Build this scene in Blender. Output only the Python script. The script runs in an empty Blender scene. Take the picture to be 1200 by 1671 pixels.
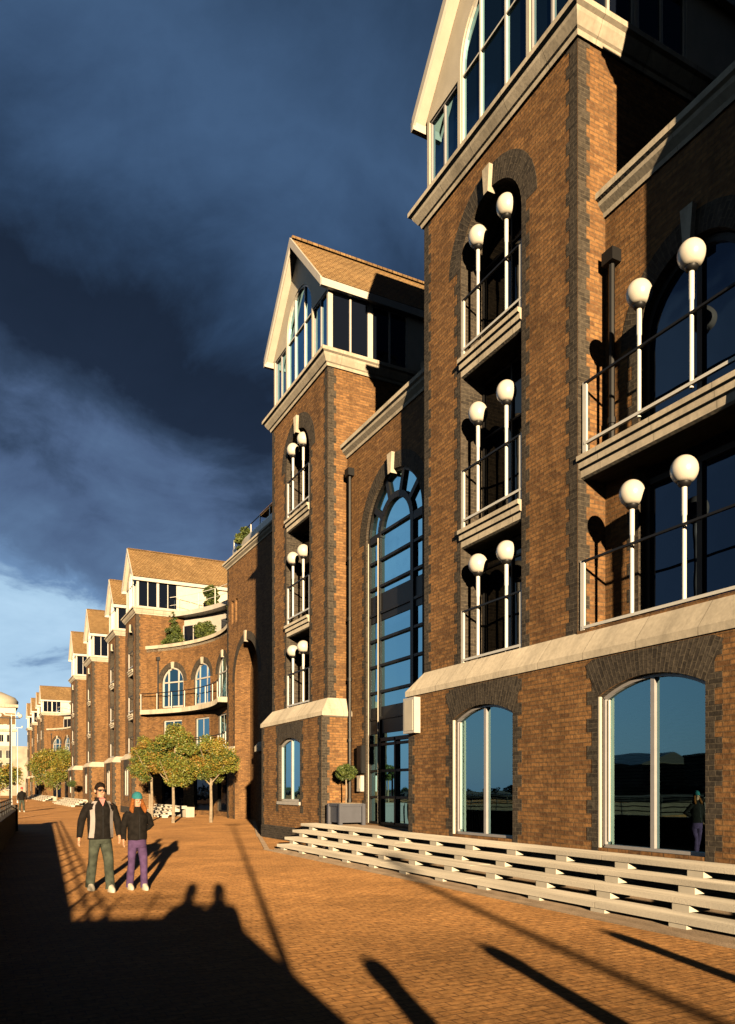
import bpy, bmesh, math, random
from mathutils import Vector, Matrix, noise
from mathutils.geometry import tessellate_polygon
R = math.radians
random.seed(7)
S = bpy.context.scene
COL = S.collection

# ------------------------------------------------------------------ light / camera constants
TH = math.atan(642/1250.0)            # camera yaw away from the quay direction (+Y)
SUN_AZ, SUN_EL = 16.2, 7.6            # travel azimuth from +Y towards +X, elevation
EXPO = 1.65
ALB = .65

# ------------------------------------------------------------------ materials
def nd(nt, t, loc=None, **kw):
    n = nt.nodes.new(t)
    for k, v in kw.items(): setattr(n, k, v)
    return n
def newmat(name):
    m = bpy.data.materials.new(name); m.use_nodes = True
    nt = m.node_tree; b = nt.nodes['Principled BSDF']
    return m, nt, b
def setin(b, **kw):
    for k, v in kw.items():
        k = k.replace('_', ' ')
        if k in b.inputs:
            b.inputs[k].default_value = v if not isinstance(v, tuple) or len(v) != 3 else (*v, 1)
def plain(name, col, rough=.6, var=.12, vscale=3.0, bump=0.0, bscale=40.0, metal=0.0, spec=.5, drough=0.0, streak=False, coords='Object'):
    m, nt, b = newmat(name); L = nt.links.new
    col = tuple(c*ALB for c in col)
    setin(b, Roughness=rough, Metallic=metal, Specular_IOR_Level=spec, Diffuse_Roughness=drough)
    tc = nd(nt, 'ShaderNodeTexCoord'); src = tc.outputs[coords]
    n = nd(nt, 'ShaderNodeTexNoise'); n.inputs['Scale'].default_value = vscale; n.inputs['Detail'].default_value = 6
    if streak:
        mp = nd(nt, 'ShaderNodeMapping'); mp.inputs['Scale'].default_value = (1, 1, .12) if streak == 1 else (1, .08, 1)
        L(src, mp.inputs['Vector']); L(mp.outputs[0], n.inputs['Vector'])
    else: L(src, n.inputs['Vector'])
    r = nd(nt, 'ShaderNodeValToRGB')
    r.color_ramp.elements[0].position = .3; r.color_ramp.elements[1].position = .7
    r.color_ramp.elements[0].color = (*[c*(1-var) for c in col], 1)
    r.color_ramp.elements[1].color = (*[min(1, c*(1+var)) for c in col], 1)
    L(n.outputs['Fac'], r.inputs['Fac']); L(r.outputs[0], b.inputs['Base Color'])
    if bump:
        n2 = nd(nt, 'ShaderNodeTexNoise'); n2.inputs['Scale'].default_value = bscale; n2.inputs['Detail'].default_value = 4
        L(src, n2.inputs['Vector'])
        bp = nd(nt, 'ShaderNodeBump'); bp.inputs['Strength'].default_value = bump; bp.inputs['Distance'].default_value = .01
        L(n2.outputs['Fac'], bp.inputs['Height']); L(bp.outputs[0], b.inputs['Normal'])
    return m
def brickmat(name, c1, c2, mortar, w=.225, h=.075, ms=.01, coords='UV', bump=.5, patch=.25, drough=.6, c3=None, rough=.85, grain=.35, offset=.5, spec=.2, big=None, streak=0):
    m, nt, b = newmat(name); L = nt.links.new
    c1, c2, mortar = [tuple(c*ALB for c in q) for q in (c1, c2, mortar)]
    if c3: c3 = tuple(c*ALB for c in c3)
    setin(b, Roughness=rough, Specular_IOR_Level=spec, Diffuse_Roughness=drough)
    tc = nd(nt, 'ShaderNodeTexCoord'); src = tc.outputs[coords]
    br = nd(nt, 'ShaderNodeTexBrick')
    br.offset = offset
    for k, v in (('Scale', 1.0), ('Mortar Size', ms), ('Mortar Smooth', .3), ('Bias', -.1), ('Brick Width', w), ('Row Height', h)):
        br.inputs[k].default_value = v
    br.inputs['Color1'].default_value = (*c1, 1); br.inputs['Color2'].default_value = (*c2, 1); br.inputs['Mortar'].default_value = (*mortar, 1)
    L(src, br.inputs['Vector'])
    # second brick lookup with other hue, sprinkled by brick
    col = br.outputs['Color']
    if c3:
        n0 = nd(nt, 'ShaderNodeTexNoise'); n0.inputs['Scale'].default_value = 5.0; n0.inputs['Detail'].default_value = 3
        mp0 = nd(nt, 'ShaderNodeMapping'); mp0.inputs['Scale'].default_value = (1, 2.6, 1)
        L(src, mp0.inputs['Vector']); L(mp0.outputs[0], n0.inputs['Vector'])
        rr = nd(nt, 'ShaderNodeValToRGB'); rr.color_ramp.elements[0].position = .55; rr.color_ramp.elements[1].position = .66
        L(n0.outputs['Fac'], rr.inputs['Fac'])
        mx0 = nd(nt, 'ShaderNodeMix', data_type='RGBA'); mx0.inputs['B'].default_value = (*c3, 1)
        mul = nd(nt, 'ShaderNodeMath', operation='MULTIPLY'); mul.inputs[1].default_value = .45
        L(rr.outputs[0], mul.inputs[0]); L(mul.outputs[0], mx0.inputs['Factor']); L(col, mx0.inputs['A'])
        col = mx0.outputs['Result']
    n = nd(nt, 'ShaderNodeTexNoise'); n.inputs['Scale'].default_value = .55; n.inputs['Detail'].default_value = 8; n.inputs['Roughness'].default_value = .65
    L(src, n.inputs['Vector'])
    mr = nd(nt, 'ShaderNodeMapRange'); mr.inputs['From Min'].default_value = .3; mr.inputs['From Max'].default_value = .7
    mr.inputs['To Min'].default_value = 1-patch; mr.inputs['To Max'].default_value = 1+patch
    L(n.outputs['Fac'], mr.inputs['Value'])
    n2 = nd(nt, 'ShaderNodeTexNoise'); n2.inputs['Scale'].default_value = 14; n2.inputs['Detail'].default_value = 5
    L(src, n2.inputs['Vector'])
    mr2 = nd(nt, 'ShaderNodeMapRange'); mr2.inputs['From Min'].default_value = .3; mr2.inputs['From Max'].default_value = .7
    mr2.inputs['To Min'].default_value = 1-grain; mr2.inputs['To Max'].default_value = 1+grain
    L(n2.outputs['Fac'], mr2.inputs['Value'])
    mm = nd(nt, 'ShaderNodeMath', operation='MULTIPLY'); L(mr.outputs[0], mm.inputs[0]); L(mr2.outputs[0], mm.inputs[1])
    vm = nd(nt, 'ShaderNodeVectorMath', operation='SCALE'); L(col, vm.inputs[0]); L(mm.outputs[0], vm.inputs['Scale'])
    out = vm.outputs[0]
    if streak:
        mps = nd(nt, 'ShaderNodeMapping'); mps.inputs['Scale'].default_value = (1, .11, 1); L(src, mps.inputs['Vector'])
        ns = nd(nt, 'ShaderNodeTexNoise'); ns.inputs['Scale'].default_value = 2.2; ns.inputs['Detail'].default_value = 6; ns.inputs['Roughness'].default_value = .6; L(mps.outputs[0], ns.inputs['Vector'])
        ms_ = nd(nt, 'ShaderNodeMapRange'); ms_.inputs['From Min'].default_value = .48; ms_.inputs['From Max'].default_value = .72; ms_.inputs['To Min'].default_value = 1.0; ms_.inputs['To Max'].default_value = 1-streak
        L(ns.outputs['Fac'], ms_.inputs['Value'])
        vs_ = nd(nt, 'ShaderNodeVectorMath', operation='SCALE'); L(out, vs_.inputs[0]); L(ms_.outputs[0], vs_.inputs['Scale']); out = vs_.outputs[0]
    if big:
        b2 = nd(nt, 'ShaderNodeTexBrick'); b2.offset = 0.0
        for k, v in (('Scale', 1.0), ('Mortar Size', .05), ('Mortar Smooth', .1), ('Brick Width', big), ('Row Height', big)): b2.inputs[k].default_value = v
        L(src, b2.inputs['Vector'])
        mx = nd(nt, 'ShaderNodeMix', data_type='RGBA'); mx.blend_type = 'MULTIPLY'
        mx.inputs['B'].default_value = (.55, .5, .45, 1); L(b2.outputs['Fac'], mx.inputs['Factor']); L(out, mx.inputs['A']); out = mx.outputs['Result']
    L(out, b.inputs['Base Color'])
    inv = nd(nt, 'ShaderNodeMath', operation='MULTIPLY_ADD'); inv.inputs[1].default_value = -1.0
    L(br.outputs['Fac'], inv.inputs[0]); L(n2.outputs['Fac'], inv.inputs[2])
    bp = nd(nt, 'ShaderNodeBump'); bp.inputs['Strength'].default_value = bump; bp.inputs['Distance'].default_value = .012
    L(inv.outputs[0], bp.inputs['Height']); L(bp.outputs[0], b.inputs['Normal'])
    return m
def glassmat(name, tint=(.008, .011, .016), ior=2.0, rough=.015, stint=(1., 1., 1.)):
    m, nt, b = newmat(name)
    setin(b, Base_Color=tint, Roughness=rough, IOR=ior, Specular_IOR_Level=.5, Specular_Tint=stint)
    tc = nd(nt, 'ShaderNodeTexCoord'); n = nd(nt, 'ShaderNodeTexNoise'); n.inputs['Scale'].default_value = .9; n.inputs['Detail'].default_value = 2
    nt.links.new(tc.outputs['Object'], n.inputs['Vector'])
    bp = nd(nt, 'ShaderNodeBump'); bp.inputs['Strength'].default_value = .35; bp.inputs['Distance'].default_value = .03
    nt.links.new(n.outputs['Fac'], bp.inputs['Height']); nt.links.new(bp.outputs[0], b.inputs['Normal'])
    return m
def clearglass(name):
    m = bpy.data.materials.new(name); m.use_nodes = True; nt = m.node_tree; nt.nodes.clear()
    o = nd(nt, 'ShaderNodeOutputMaterial'); mx = nd(nt, 'ShaderNodeMixShader'); t = nd(nt, 'ShaderNodeBsdfTransparent'); g = nd(nt, 'ShaderNodeBsdfGlossy')
    t.inputs[0].default_value = (.62, .66, .64, 1); g.inputs['Roughness'].default_value = .012; g.inputs[0].default_value = (.48, .86, 1.0, 1)
    fr = nd(nt, 'ShaderNodeFresnel'); fr.inputs['IOR'].default_value = 3.6
    tc = nd(nt, 'ShaderNodeTexCoord'); n = nd(nt, 'ShaderNodeTexNoise'); n.inputs['Scale'].default_value = .8; n.inputs['Detail'].default_value = 2
    nt.links.new(tc.outputs['Object'], n.inputs['Vector'])
    bp = nd(nt, 'ShaderNodeBump'); bp.inputs['Strength'].default_value = .25; bp.inputs['Distance'].default_value = .012
    nt.links.new(n.outputs['Fac'], bp.inputs['Height']); nt.links.new(bp.outputs[0], g.inputs['Normal'])
    nt.links.new(fr.outputs[0], mx.inputs[0]); nt.links.new(t.outputs[0], mx.inputs[1]); nt.links.new(g.outputs[0], mx.inputs[2]); nt.links.new(mx.outputs[0], o.inputs[0])
    return m
M = {}
M['brick'] = brickmat('orange_brick', (.315, .160, .060), (.135, .067, .030), (.175, .108, .056), c3=(.34, .20, .085), drough=.2, patch=.22, bump=.8, streak=.35, grain=.25)
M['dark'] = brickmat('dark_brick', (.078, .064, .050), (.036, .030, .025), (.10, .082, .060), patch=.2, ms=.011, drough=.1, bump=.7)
M['stone'] = brickmat('cream_stone', (.62, .55, .44), (.55, .485, .385), (.32, .28, .22), w=1.15, h=60, ms=.007, patch=.22, grain=.10, bump=.3, drough=.3, streak=.35)
M['concrete'] = plain('pale_concrete', (.64, .58, .48), .85, .32, 4, .4, 50, drough=.4, streak=2)
M['white'] = plain('white_paint', (.60, .56, .50), .45, .06, 5)
M['cream'] = plain('cream_board', (.66, .60, .49), .6, .08, 3)
M['wht_metal'] = plain('white_metal', (.78, .76, .70), .35, .04, 8)
M['dk_metal'] = plain('dark_metal', (.012, .012, .013), .5, .1, 8, spec=.25)
M['alu'] = plain('grey_aluminium', (.36, .35, .36), .4, .06, 8)
M['facade'] = plain('weathered_render', (.40, .34, .27), .8, .25, .5)
M['globe'] = plain('opal_globe', (.74, .69, .60), .3, .05, 6)
M['glass'] = glassmat('dark_glass', (.004, .006, .012), 1.62, stint=(.4, .62, 1.0))
M['glass_low'] = glassmat('reflecting_glass', (.004, .010, .016), 6.0, stint=(.42, .80, 1.0))
M['glass_dim'] = glassmat('unlit_glass', (.003, .0035, .005), 1.35, .05)
M['clear'] = clearglass('clear_glass')
M['blind'] = plain('pale_blind', (1.0, .97, .82), .7, .05, 4)
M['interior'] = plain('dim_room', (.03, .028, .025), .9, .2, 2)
M['spandrel'] = plain('spandrel_panel', (.014, .014, .016), .4, .1, 3, spec=.15)
M['tile'] = brickmat('roof_tile', (.30, .19, .085), (.22, .13, .055), (.06, .035, .02), w=.2, h=.16, ms=.012, patch=.3, bump=.8, c3=(.33, .22, .11))
M['paving'] = brickmat('brick_paving', (.28, .145, .053), (.21, .105, .038), (.135, .066, .026), w=.215, h=.105, ms=.008, coords='Object', bump=.4, patch=.34, drough=1.0, c3=(.37, .175, .055), rough=.9, grain=.35)
M['terrace'] = plain('terrace_paving', (.30, .22, .15), .9, .25, 3, .4, 40, drough=.5)
M['trunk'] = plain('bark', (.32, .25, .17), .9, .3, 8, .6, 30, drough=.5)
for i, c in enumerate([(.155, .19, .026), (.20, .215, .028), (.30, .235, .030), (.09, .13, .020), (.32, .18, .026)]): M['leaf%d' % i] = plain('leaf_tone', c, .6, .25, 6)
for i, c in enumerate([(.085, .12, .02), (.12, .15, .025), (.05, .08, .015)]): M['ever%d' % i] = plain('evergreen_tone', c, .6, .25, 6)
M['planter'] = plain('slate_planter', (.085, .09, .115), .5, .1, 4)
M['water'] = None
m, nt, b = newmat('dock_water'); setin(b, Base_Color=(.006, .012, .016), Roughness=.06, IOR=1.33)
tc = nd(nt, 'ShaderNodeTexCoord'); n = nd(nt, 'ShaderNodeTexNoise'); n.inputs['Scale'].default_value = 1.4; n.inputs['Detail'].default_value = 4
bp = nd(nt, 'ShaderNodeBump'); bp.inputs['Strength'].default_value = .4; bp.inputs['Distance'].default_value = .06
nt.links.new(tc.outputs['Object'], n.inputs['Vector']); nt.links.new(n.outputs['Fac'], bp.inputs['Height']); nt.links.new(bp.outputs[0], b.inputs['Normal']); M['water'] = m
M['skin'] = plain('skin', (.55, .30, .19), .5, .06, 20)
M['jacket_black'] = plain('black_jacket', (.012, .010, .009), .9, .4, 14, .8, 18, spec=.12)
M['jacket_grey'] = plain('pale_grey_panel', (.36, .32, .31), .75, .1, 14, spec=.2)
M['jeans'] = plain('green_grey_jeans', (.062, .072, .056), .9, .45, 9, .6, 25, spec=.1)
M['purple'] = plain('purple_trousers', (.095, .055, .135), .9, .3, 9, .5, 25, spec=.1)
M['shoe'] = plain('white_shoe', (.62, .57, .48), .6, .1, 10)
M['teal'] = plain('teal_wool', (.015, .19, .22), .9, .2, 40, .6, 80)
M['red'] = plain('red_wool', (.45, .03, .03), .9, .2, 40, .6, 80)
M['hair_dark'] = plain('dark_hair', (.016, .010, .007), .85, .4, 40, .8, 60, spec=.1)
M['hair_red'] = plain('auburn_hair', (.26, .085, .02), .8, .45, 40, .8, 60, spec=.1)
M['pink'] = plain('pink_shirt', (.55, .22, .2), .8, .1, 10)

# ------------------------------------------------------------------ mesh builder
class MB:
    def __init__(s): s.v = []; s.f = []; s.m = []; s.uv = []
    def add(s, vs, fs, mi=0, uvs=None):
        o = len(s.v); s.v += [tuple(p) for p in vs]
        for k, f in enumerate(fs):
            s.f.append([i+o for i in f]); s.m.append(mi)
            s.uv.append([uvs[i] for i in f] if uvs else None)
    def box(s, x0, x1, y0, y1, z0, z1, mi=0):
        s.add([(x0,y0,z0),(x1,y0,z0),(x1,y1,z0),(x0,y1,z0),(x0,y0,z1),(x1,y0,z1),(x1,y1,z1),(x0,y1,z1)],
              [(3,2,1,0),(4,5,6,7),(0,1,5,4),(1,2,6,5),(2,3,7,6),(3,0,4,7)], mi)
    def bar(s, p, q, w, h, up=(0,0,1), mi=0):
        p = Vector(p); q = Vector(q); d = (q-p)
        if d.length < 1e-6: return
        d.normalize(); up = Vector(up); a = d.cross(up)
        if a.length < 1e-4: a = d.cross(Vector((1, 0, 0)))
        a.normalize(); c = a.cross(d).normalized(); a *= w/2; c *= h/2
        s.add([p-a-c, p+a-c, p+a+c, p-a+c, q-a-c, q+a-c, q+a+c, q-a+c],
              [(0,1,2,3),(7,6,5,4),(0,4,5,1),(1,5,6,2),(2,6,7,3),(3,7,4,0)], mi)
    def tube(s, pts, rs, n=8, mi=0, cap=True, sx=1.0):
        pts = [Vector(p) for p in pts]
        if not isinstance(rs, (list, tuple)): rs = [rs]*len(pts)
        o = len(s.v); ref = None
        for i, p in enumerate(pts):
            d = (pts[min(i+1, len(pts)-1)] - pts[max(i-1, 0)]).normalized()
            if ref is None: ref = Vector((1,0,0)) if abs(d.x) < .9 else Vector((0,1,0))
            a = (ref - d*ref.dot(d)).normalized(); c = d.cross(a); ref = a
            for k in range(n):
                t = 2*math.pi*k/n
                s.v.append(tuple(p + a*(math.cos(t)*rs[i]*sx) + c*(math.sin(t)*rs[i])))
        for i in range(len(pts)-1):
            for k in range(n):
                s.f.append([o+i*n+k, o+i*n+(k+1)%n, o+(i+1)*n+(k+1)%n, o+(i+1)*n+k]); s.m.append(mi); s.uv.append(None)
        if cap:
            s.f.append([o+k for k in range(n)][::-1]); s.m.append(mi); s.uv.append(None)
            e = o+(len(pts)-1)*n; s.f.append([e+k for k in range(n)]); s.m.append(mi); s.uv.append(None)
    def loft(s, rings, n=16, mi=0, cap=True):     # rings: (x,y,z,rx,ry)
        o = len(s.v)
        for (x, y, z, rx, ry) in rings:
            for k in range(n):
                t = 2*math.pi*k/n; s.v.append((x+rx*math.cos(t), y+ry*math.sin(t), z))
        for i in range(len(rings)-1):
            for k in range(n):
                s.f.append([o+i*n+k, o+i*n+(k+1)%n, o+(i+1)*n+(k+1)%n, o+(i+1)*n+k]); s.m.append(mi); s.uv.append(None)
        if cap:
            s.f.append([o+k for k in range(n)][::-1]); s.m.append(mi); s.uv.append(None)
            e = o+(len(rings)-1)*n; s.f.append([e+k for k in range(n)]); s.m.append(mi); s.uv.append(None)
    def sphere(s, c, r, n=20, m=12, sz=1.0, mi=0, zmin=-1.0):
        rings = []
        for i in range(m+1):
            t = math.pi*i/m; z = -math.cos(t); rr = max(1e-4, math.sin(t))
            if z < zmin: continue
            rings.append((c[0], c[1], c[2]+z*r*sz, rr*r, rr*r))
        s.loft(rings, n, mi)
    def build(s, name, mats, parent=None, smooth=False):
        me = bpy.data.meshes.new(name)
        off = Vector((0, 0, 0)); p = parent
        while p is not None: off += p.location; p = p.parent
        me.from_pydata([(x-off.x, y-off.y, z-off.z) for x, y, z in s.v], [], s.f)
        if not isinstance(mats, (list, tuple)): mats = [mats]
        for q in mats: me.materials.append(M[q] if isinstance(q, str) else q)
        uvl = me.uv_layers.new(name='UVMap').data
        for pi, poly in enumerate(me.polygons):
            poly.material_index = s.m[pi]; poly.use_smooth = smooth
            u = s.uv[pi]
            if u is None:
                n = poly.normal
                ax = max(range(3), key=lambda k: abs(n[k]))
                for li in poly.loop_indices:
                    c = s.v[me.loops[li].vertex_index]
                    uvl[li].uv = (c[1], c[2]) if ax == 0 else ((c[0], c[2]) if ax == 1 else (c[0], c[1]))
            else:
                for k, li in enumerate(poly.loop_indices): uvl[li].uv = u[k]
        o = bpy.data.objects.new(name, me); COL.objects.link(o)
        if parent is not None: o.parent = parent
        if smooth:
            try: me.set_sharp_from_angle(angle=R(40))
            except Exception: pass
        return o
def empty(name, loc, label, cat, group=None, rz=0.0):
    o = bpy.data.objects.new(name, None); COL.objects.link(o); o.location = loc; o.rotation_euler = (0, 0, rz)
    o.empty_display_size = .3
    return tag(o, label, cat, group)
def tag(o, label=None, cat=None, group=None, kind=None):
    if label: o['label'] = label
    if cat: o['category'] = cat
    if group: o['group'] = group
    if kind: o['kind'] = kind
    return o
def copy_tree(o, parent=None):
    c = o.copy(); COL.objects.link(c); c.parent = parent
    for ch in list(o.children): copy_tree(ch, c)
    return c

# ------------------------------------------------------------------ walls
def front(x): return lambda u, z, d=0.0: (x-d, u, z)
def side_near(y): return lambda u, z, d=0.0: (u, y-d, z)
def side_far(y): return lambda u, z, d=0.0: (u, y+d, z)
def rect(u0, u1, z0, z1): return [(u0, z0), (u1, z0), (u1, z1), (u0, z1)]
def arch_geo(hw, zs, rise):
    Rr = (hw*hw + rise*rise)/(2*rise); return Rr, zs+rise-Rr, math.asin(min(1, hw/Rr)) if rise <= hw else math.pi/2
def arch(cu, hw, z0, zs, rise, n=16):
    Rr, cz, a = arch_geo(hw, zs, rise)
    pts = [(cu-hw, z0), (cu+hw, z0)]
    for i in range(n+1):
        t = a - 2*a*i/n; pts.append((cu+Rr*math.sin(t), cz+Rr*math.cos(t)))
    return pts
def arch_top(u, cu, hw, zs, rise):
    if rise <= 0: return zs
    Rr, cz, a = arch_geo(hw, zs, rise); return cz+math.sqrt(max(0, Rr*Rr-(u-cu)**2))
def wall(mb, mp, outer, holes=(), mi=0, reveal=0.0, mi_rev=0, d=0.0, cuts=None):
    loops = [outer]+list(holes)
    allp = [p for l in loops for p in l]
    tris = tessellate_polygon([[Vector((p[0], p[1], 0)) for p in l] for l in loops])
    if cuts:
        bm = bmesh.new(); vs = [bm.verts.new((p[0], p[1], 0)) for p in allp]
        for t in tris:
            try: bm.faces.new([vs[i] for i in t])
            except ValueError: pass
        for c in cuts:
            bmesh.ops.bisect_plane(bm, geom=bm.verts[:]+bm.edges[:]+bm.faces[:], plane_co=(c, 0, 0), plane_no=(1, 0, 0))
        bm.verts.index_update()
        mb.add([mp(v.co.x, v.co.y, d) for v in bm.verts], [[v.index for v in f.verts] for f in bm.faces], mi, [(v.co.x, v.co.y) for v in bm.verts]); bm.free()
    else:
        mb.add([mp(p[0], p[1], d) for p in allp], tris, mi, allp)
    if reveal:
        for h in holes:
            n = len(h); s = 0
            for i in range(n):
                a = h[i]; b = h[(i+1) % n]; l = math.hypot(b[0]-a[0], b[1]-a[1])
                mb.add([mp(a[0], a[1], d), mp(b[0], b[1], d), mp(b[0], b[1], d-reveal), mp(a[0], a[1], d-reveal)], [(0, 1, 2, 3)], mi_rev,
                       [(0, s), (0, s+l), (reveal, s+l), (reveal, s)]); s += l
def quoin(mb, mp, u, sgn, z0, z1, mi=1, wa=.20, wb=.29, d=.005, st=.225):
    z = z0; k = 0
    while z < z1-.01:
        w = wa if k % 2 else wb; ze = min(z1, z+st)
        ua, ub = (u, u+sgn*w)
        mb.add([mp(ua, z, d), mp(ub, z, d), mp(ub, ze, d), mp(ua, ze, d), mp(ub, z, 0), mp(ub, ze, 0)], [(0, 1, 2, 3), (1, 4, 5, 2)], mi,
               [(ua, z), (ub, z), (ub, ze), (ua, ze), (ub, z), (ub, ze)])
        z = ze; k += 1
def ring(mb, mp, cu, hw, zs, rise, w, mi=1, n=18, d=.005, zstop=None):
    Rr, cz, a = arch_geo(hw, zs, rise)
    for i in range(n):
        t0 = -a+2*a*i/n; t1 = -a+2*a*(i+1)/n
        P = lambda t, r: (cu+r*math.sin(t), min(cz+r*math.cos(t), zstop) if zstop else cz+r*math.cos(t))
        q = [P(t0, Rr), P(t1, Rr), P(t1, Rr+w), P(t0, Rr+w)]
        mb.add([mp(p[0], p[1], d) for p in q], [(0, 1, 2, 3)], mi, [(0, t0*Rr), (0, t1*Rr), (w, t1*Rr), (w, t0*Rr)])
        mb.add([mp(q[3][0], q[3][1], d), mp(q[2][0], q[2][1], d), mp(q[2][0], q[2][1], 0), mp(q[3][0], q[3][1], 0)], [(0, 1, 2, 3)], mi)
def keystone(parent, mp, cu, z0, z1, w0=.14, w1=.24, d=.1):
    mb = MB(); a, b = w0/2, w1/2
    mb.add([mp(cu-a, z0, d), mp(cu+a, z0, d), mp(cu+b, z1, d), mp(cu-b, z1, d), mp(cu-a, z0, -.1), mp(cu+a, z0, -.1), mp(cu+b, z1, -.1), mp(cu-b, z1, -.1)],
           [(0,1,2,3),(0,4,5,1),(1,5,6,2),(2,6,7,3),(3,7,4,0)]); return mb.build('keystone', 'stone', parent)
def mould(mb, path, prof, mi=0, closed_ends=True):
    P = [Vector((p[0], p[1])) for p in path]; rows = []
    for i, p in enumerate(P):
        ns = []
        if i > 0: d = (P[i]-P[i-1]).normalized(); ns.append(Vector((d.y, -d.x)))
        if i < len(P)-1: d = (P[i+1]-P[i]).normalized(); ns.append(Vector((d.y, -d.x)))
        n = ns[0] if len(ns) == 1 else (ns[0]+ns[1])/(1+ns[0].dot(ns[1]))
        rows.append([(p.x+n.x*o, p.y+n.y*o, z) for o, z in prof])
    k = len(prof)
    vs = [v for r in rows for v in r]; fs = []
    for i in range(len(P)-1):
        for j in range(k): fs.append((i*k+j, i*k+(j+1) % k, (i+1)*k+(j+1) % k, (i+1)*k+j))
    if closed_ends: fs.append(tuple(range(k))); fs.append(tuple((len(P)-1)*k+j for j in range(k))[::-1])
    mb.add(vs, fs, mi)
def mbar(mb, mp, a, b, w, dep, d):
    """framing bar on a wall map between (u,z) a and b, width w in the wall plane, from depth d to d-dep"""
    du, dz = b[0]-a[0], b[1]-a[1]; l = math.hypot(du, dz)
    if l < 1e-5: return
    nu, nz = -dz/l*w/2, du/l*w/2
    q = [(a[0]-nu, a[1]-nz), (b[0]-nu, b[1]-nz), (b[0]+nu, b[1]+nz), (a[0]+nu, a[1]+nz)]
    mb.add([mp(p[0], p[1], d) for p in q]+[mp(p[0], p[1], d-dep) for p in q], [(0,1,2,3),(7,6,5,4),(0,4,5,1),(1,5,6,2),(2,6,7,3),(3,7,4,0)])
def window(parent, mp, cu, hw, z0, zs, rise=0.0, recess=.12, vs=(), hs=(), fw=.06, fmat='white', gmat='glass', dep=.08, n=16, mw=None, name='window', sill=False, zlow=0.0):
    mb = MB(); lp = arch(cu, hw, z0, zs, rise, n) if rise > 0 else rect(cu-hw, cu+hw, z0, zs)
    c = (sum(p[0] for p in lp)/len(lp), sum(p[1] for p in lp)/len(lp))
    ins = []
    for p in lp:
        l = math.hypot(c[0]-p[0], c[1]-p[1]); ins.append((p[0]+(fw*.5 if p[0] < cu-1e-4 else (-fw*.5 if p[0] > cu+1e-4 else 0)), p[1]+(fw*.5 if p[1] < z0+.01 else -fw*.5)))
    for i in range(len(ins)): mbar(mb, mp, ins[i], ins[(i+1) % len(ins)], fw, dep, -recess+dep*.5)
    mw = mw or fw
    for k, u in enumerate(vs): mbar(mb, mp, (cu+u, z0), (cu+u, arch_top(cu+u, cu, hw, zs, rise)), mw, dep*.9, -recess+dep*.47)
    for z in hs:
        w = hw
        if rise > 0 and z > zs:
            Rr, cz, a = arch_geo(hw, zs, rise); w = math.sqrt(max(0, Rr*Rr-(z-cz)**2))
        mbar(mb, mp, (cu-w, z), (cu+w, z), mw*.8, dep*.8, -recess+dep*.43)
    f = mb.build(name, fmat, parent)
    g = MB(); pd = -recess
    c0 = Vector(mp(lp[0][0], lp[0][1])); du = Vector(mp(lp[0][0]+.1, lp[0][1]))-c0; od = Vector(mp(lp[0][0], lp[0][1], .1))-c0
    ix = list(range(len(lp)))
    if du.cross(Vector((0, 0, 1))).dot(od) < 0: ix = ix[::-1]
    g.add([mp(p[0], p[1], pd) for p in lp], [ix])
    g.build('pane', gmat, f)
    if sill:
        s = MB(); a = mp(cu-hw-.05, z0-.10, .06); b2 = mp(cu+hw+.05, z0+.0, -recess)
        s.box(min(a[0], b2[0]), max(a[0], b2[0]), min(a[1], b2[1]), max(a[1], b2[1]), z0-.10, z0); s.build('sill', 'white', f)
    return f
# ------------------------------------------------------------------ balconies
def railing(parent, pts, z, h=1.1, post_w=.09, posts=None, mid=False, low=.02):
    """pts: plan polyline; white bottom rail, dark handrail, each post a piece of its own"""
    w = MB(); k = MB()
    for i in range(len(pts)-1):
        a, b = pts[i], pts[i+1]
        w.bar((*a, z+.10), (*b, z+.10), .05, .05)
        k.bar((*a, z+h), (*b, z+h), .045, .035)
        if mid: k.bar((*a, z+h*.5), (*b, z+h*.5), .012, .012)
    o = w.build('railing', 'wht_metal', parent)
    top = parent if parent.parent is not None else o
    k.build('handrail', 'dk_metal', top)
    for p in (posts if posts is not None else pts):
        m = MB(); m.box(p[0]-.02, p[0]+.02, p[1]-post_w/2, p[1]+post_w/2, z-low, z+h+.02); m.build('post', 'wht_metal', top)
    return o
SLAB = [(0, -.40), (.12, -.40), (.17, -.37), (.175, -.24), (.225, -.22), (.23, -.11), (.28, -.09), (.28, 0), (0, 0)]
def balcony(root, xb, xo, y0, y1, z, rail_pts, th=.38, h=1.1, posts=None):
    """slab from back xb to front xo, top z, moulded nose"""
    m = MB(); n = xo+.28
    m.box(n, xb, y0+.002, y1-.002, z-th*.9, z-.003)
    prof = [(o, z+t*th/.40) for o, t in SLAB]
    mould(m, [(n, y1), (n, y0)], prof)
    b = m.build('balcony', 'stone', root)
    railing(b, rail_pts, z+.12, h-.05, posts=posts, low=.13)
    return b
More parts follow.
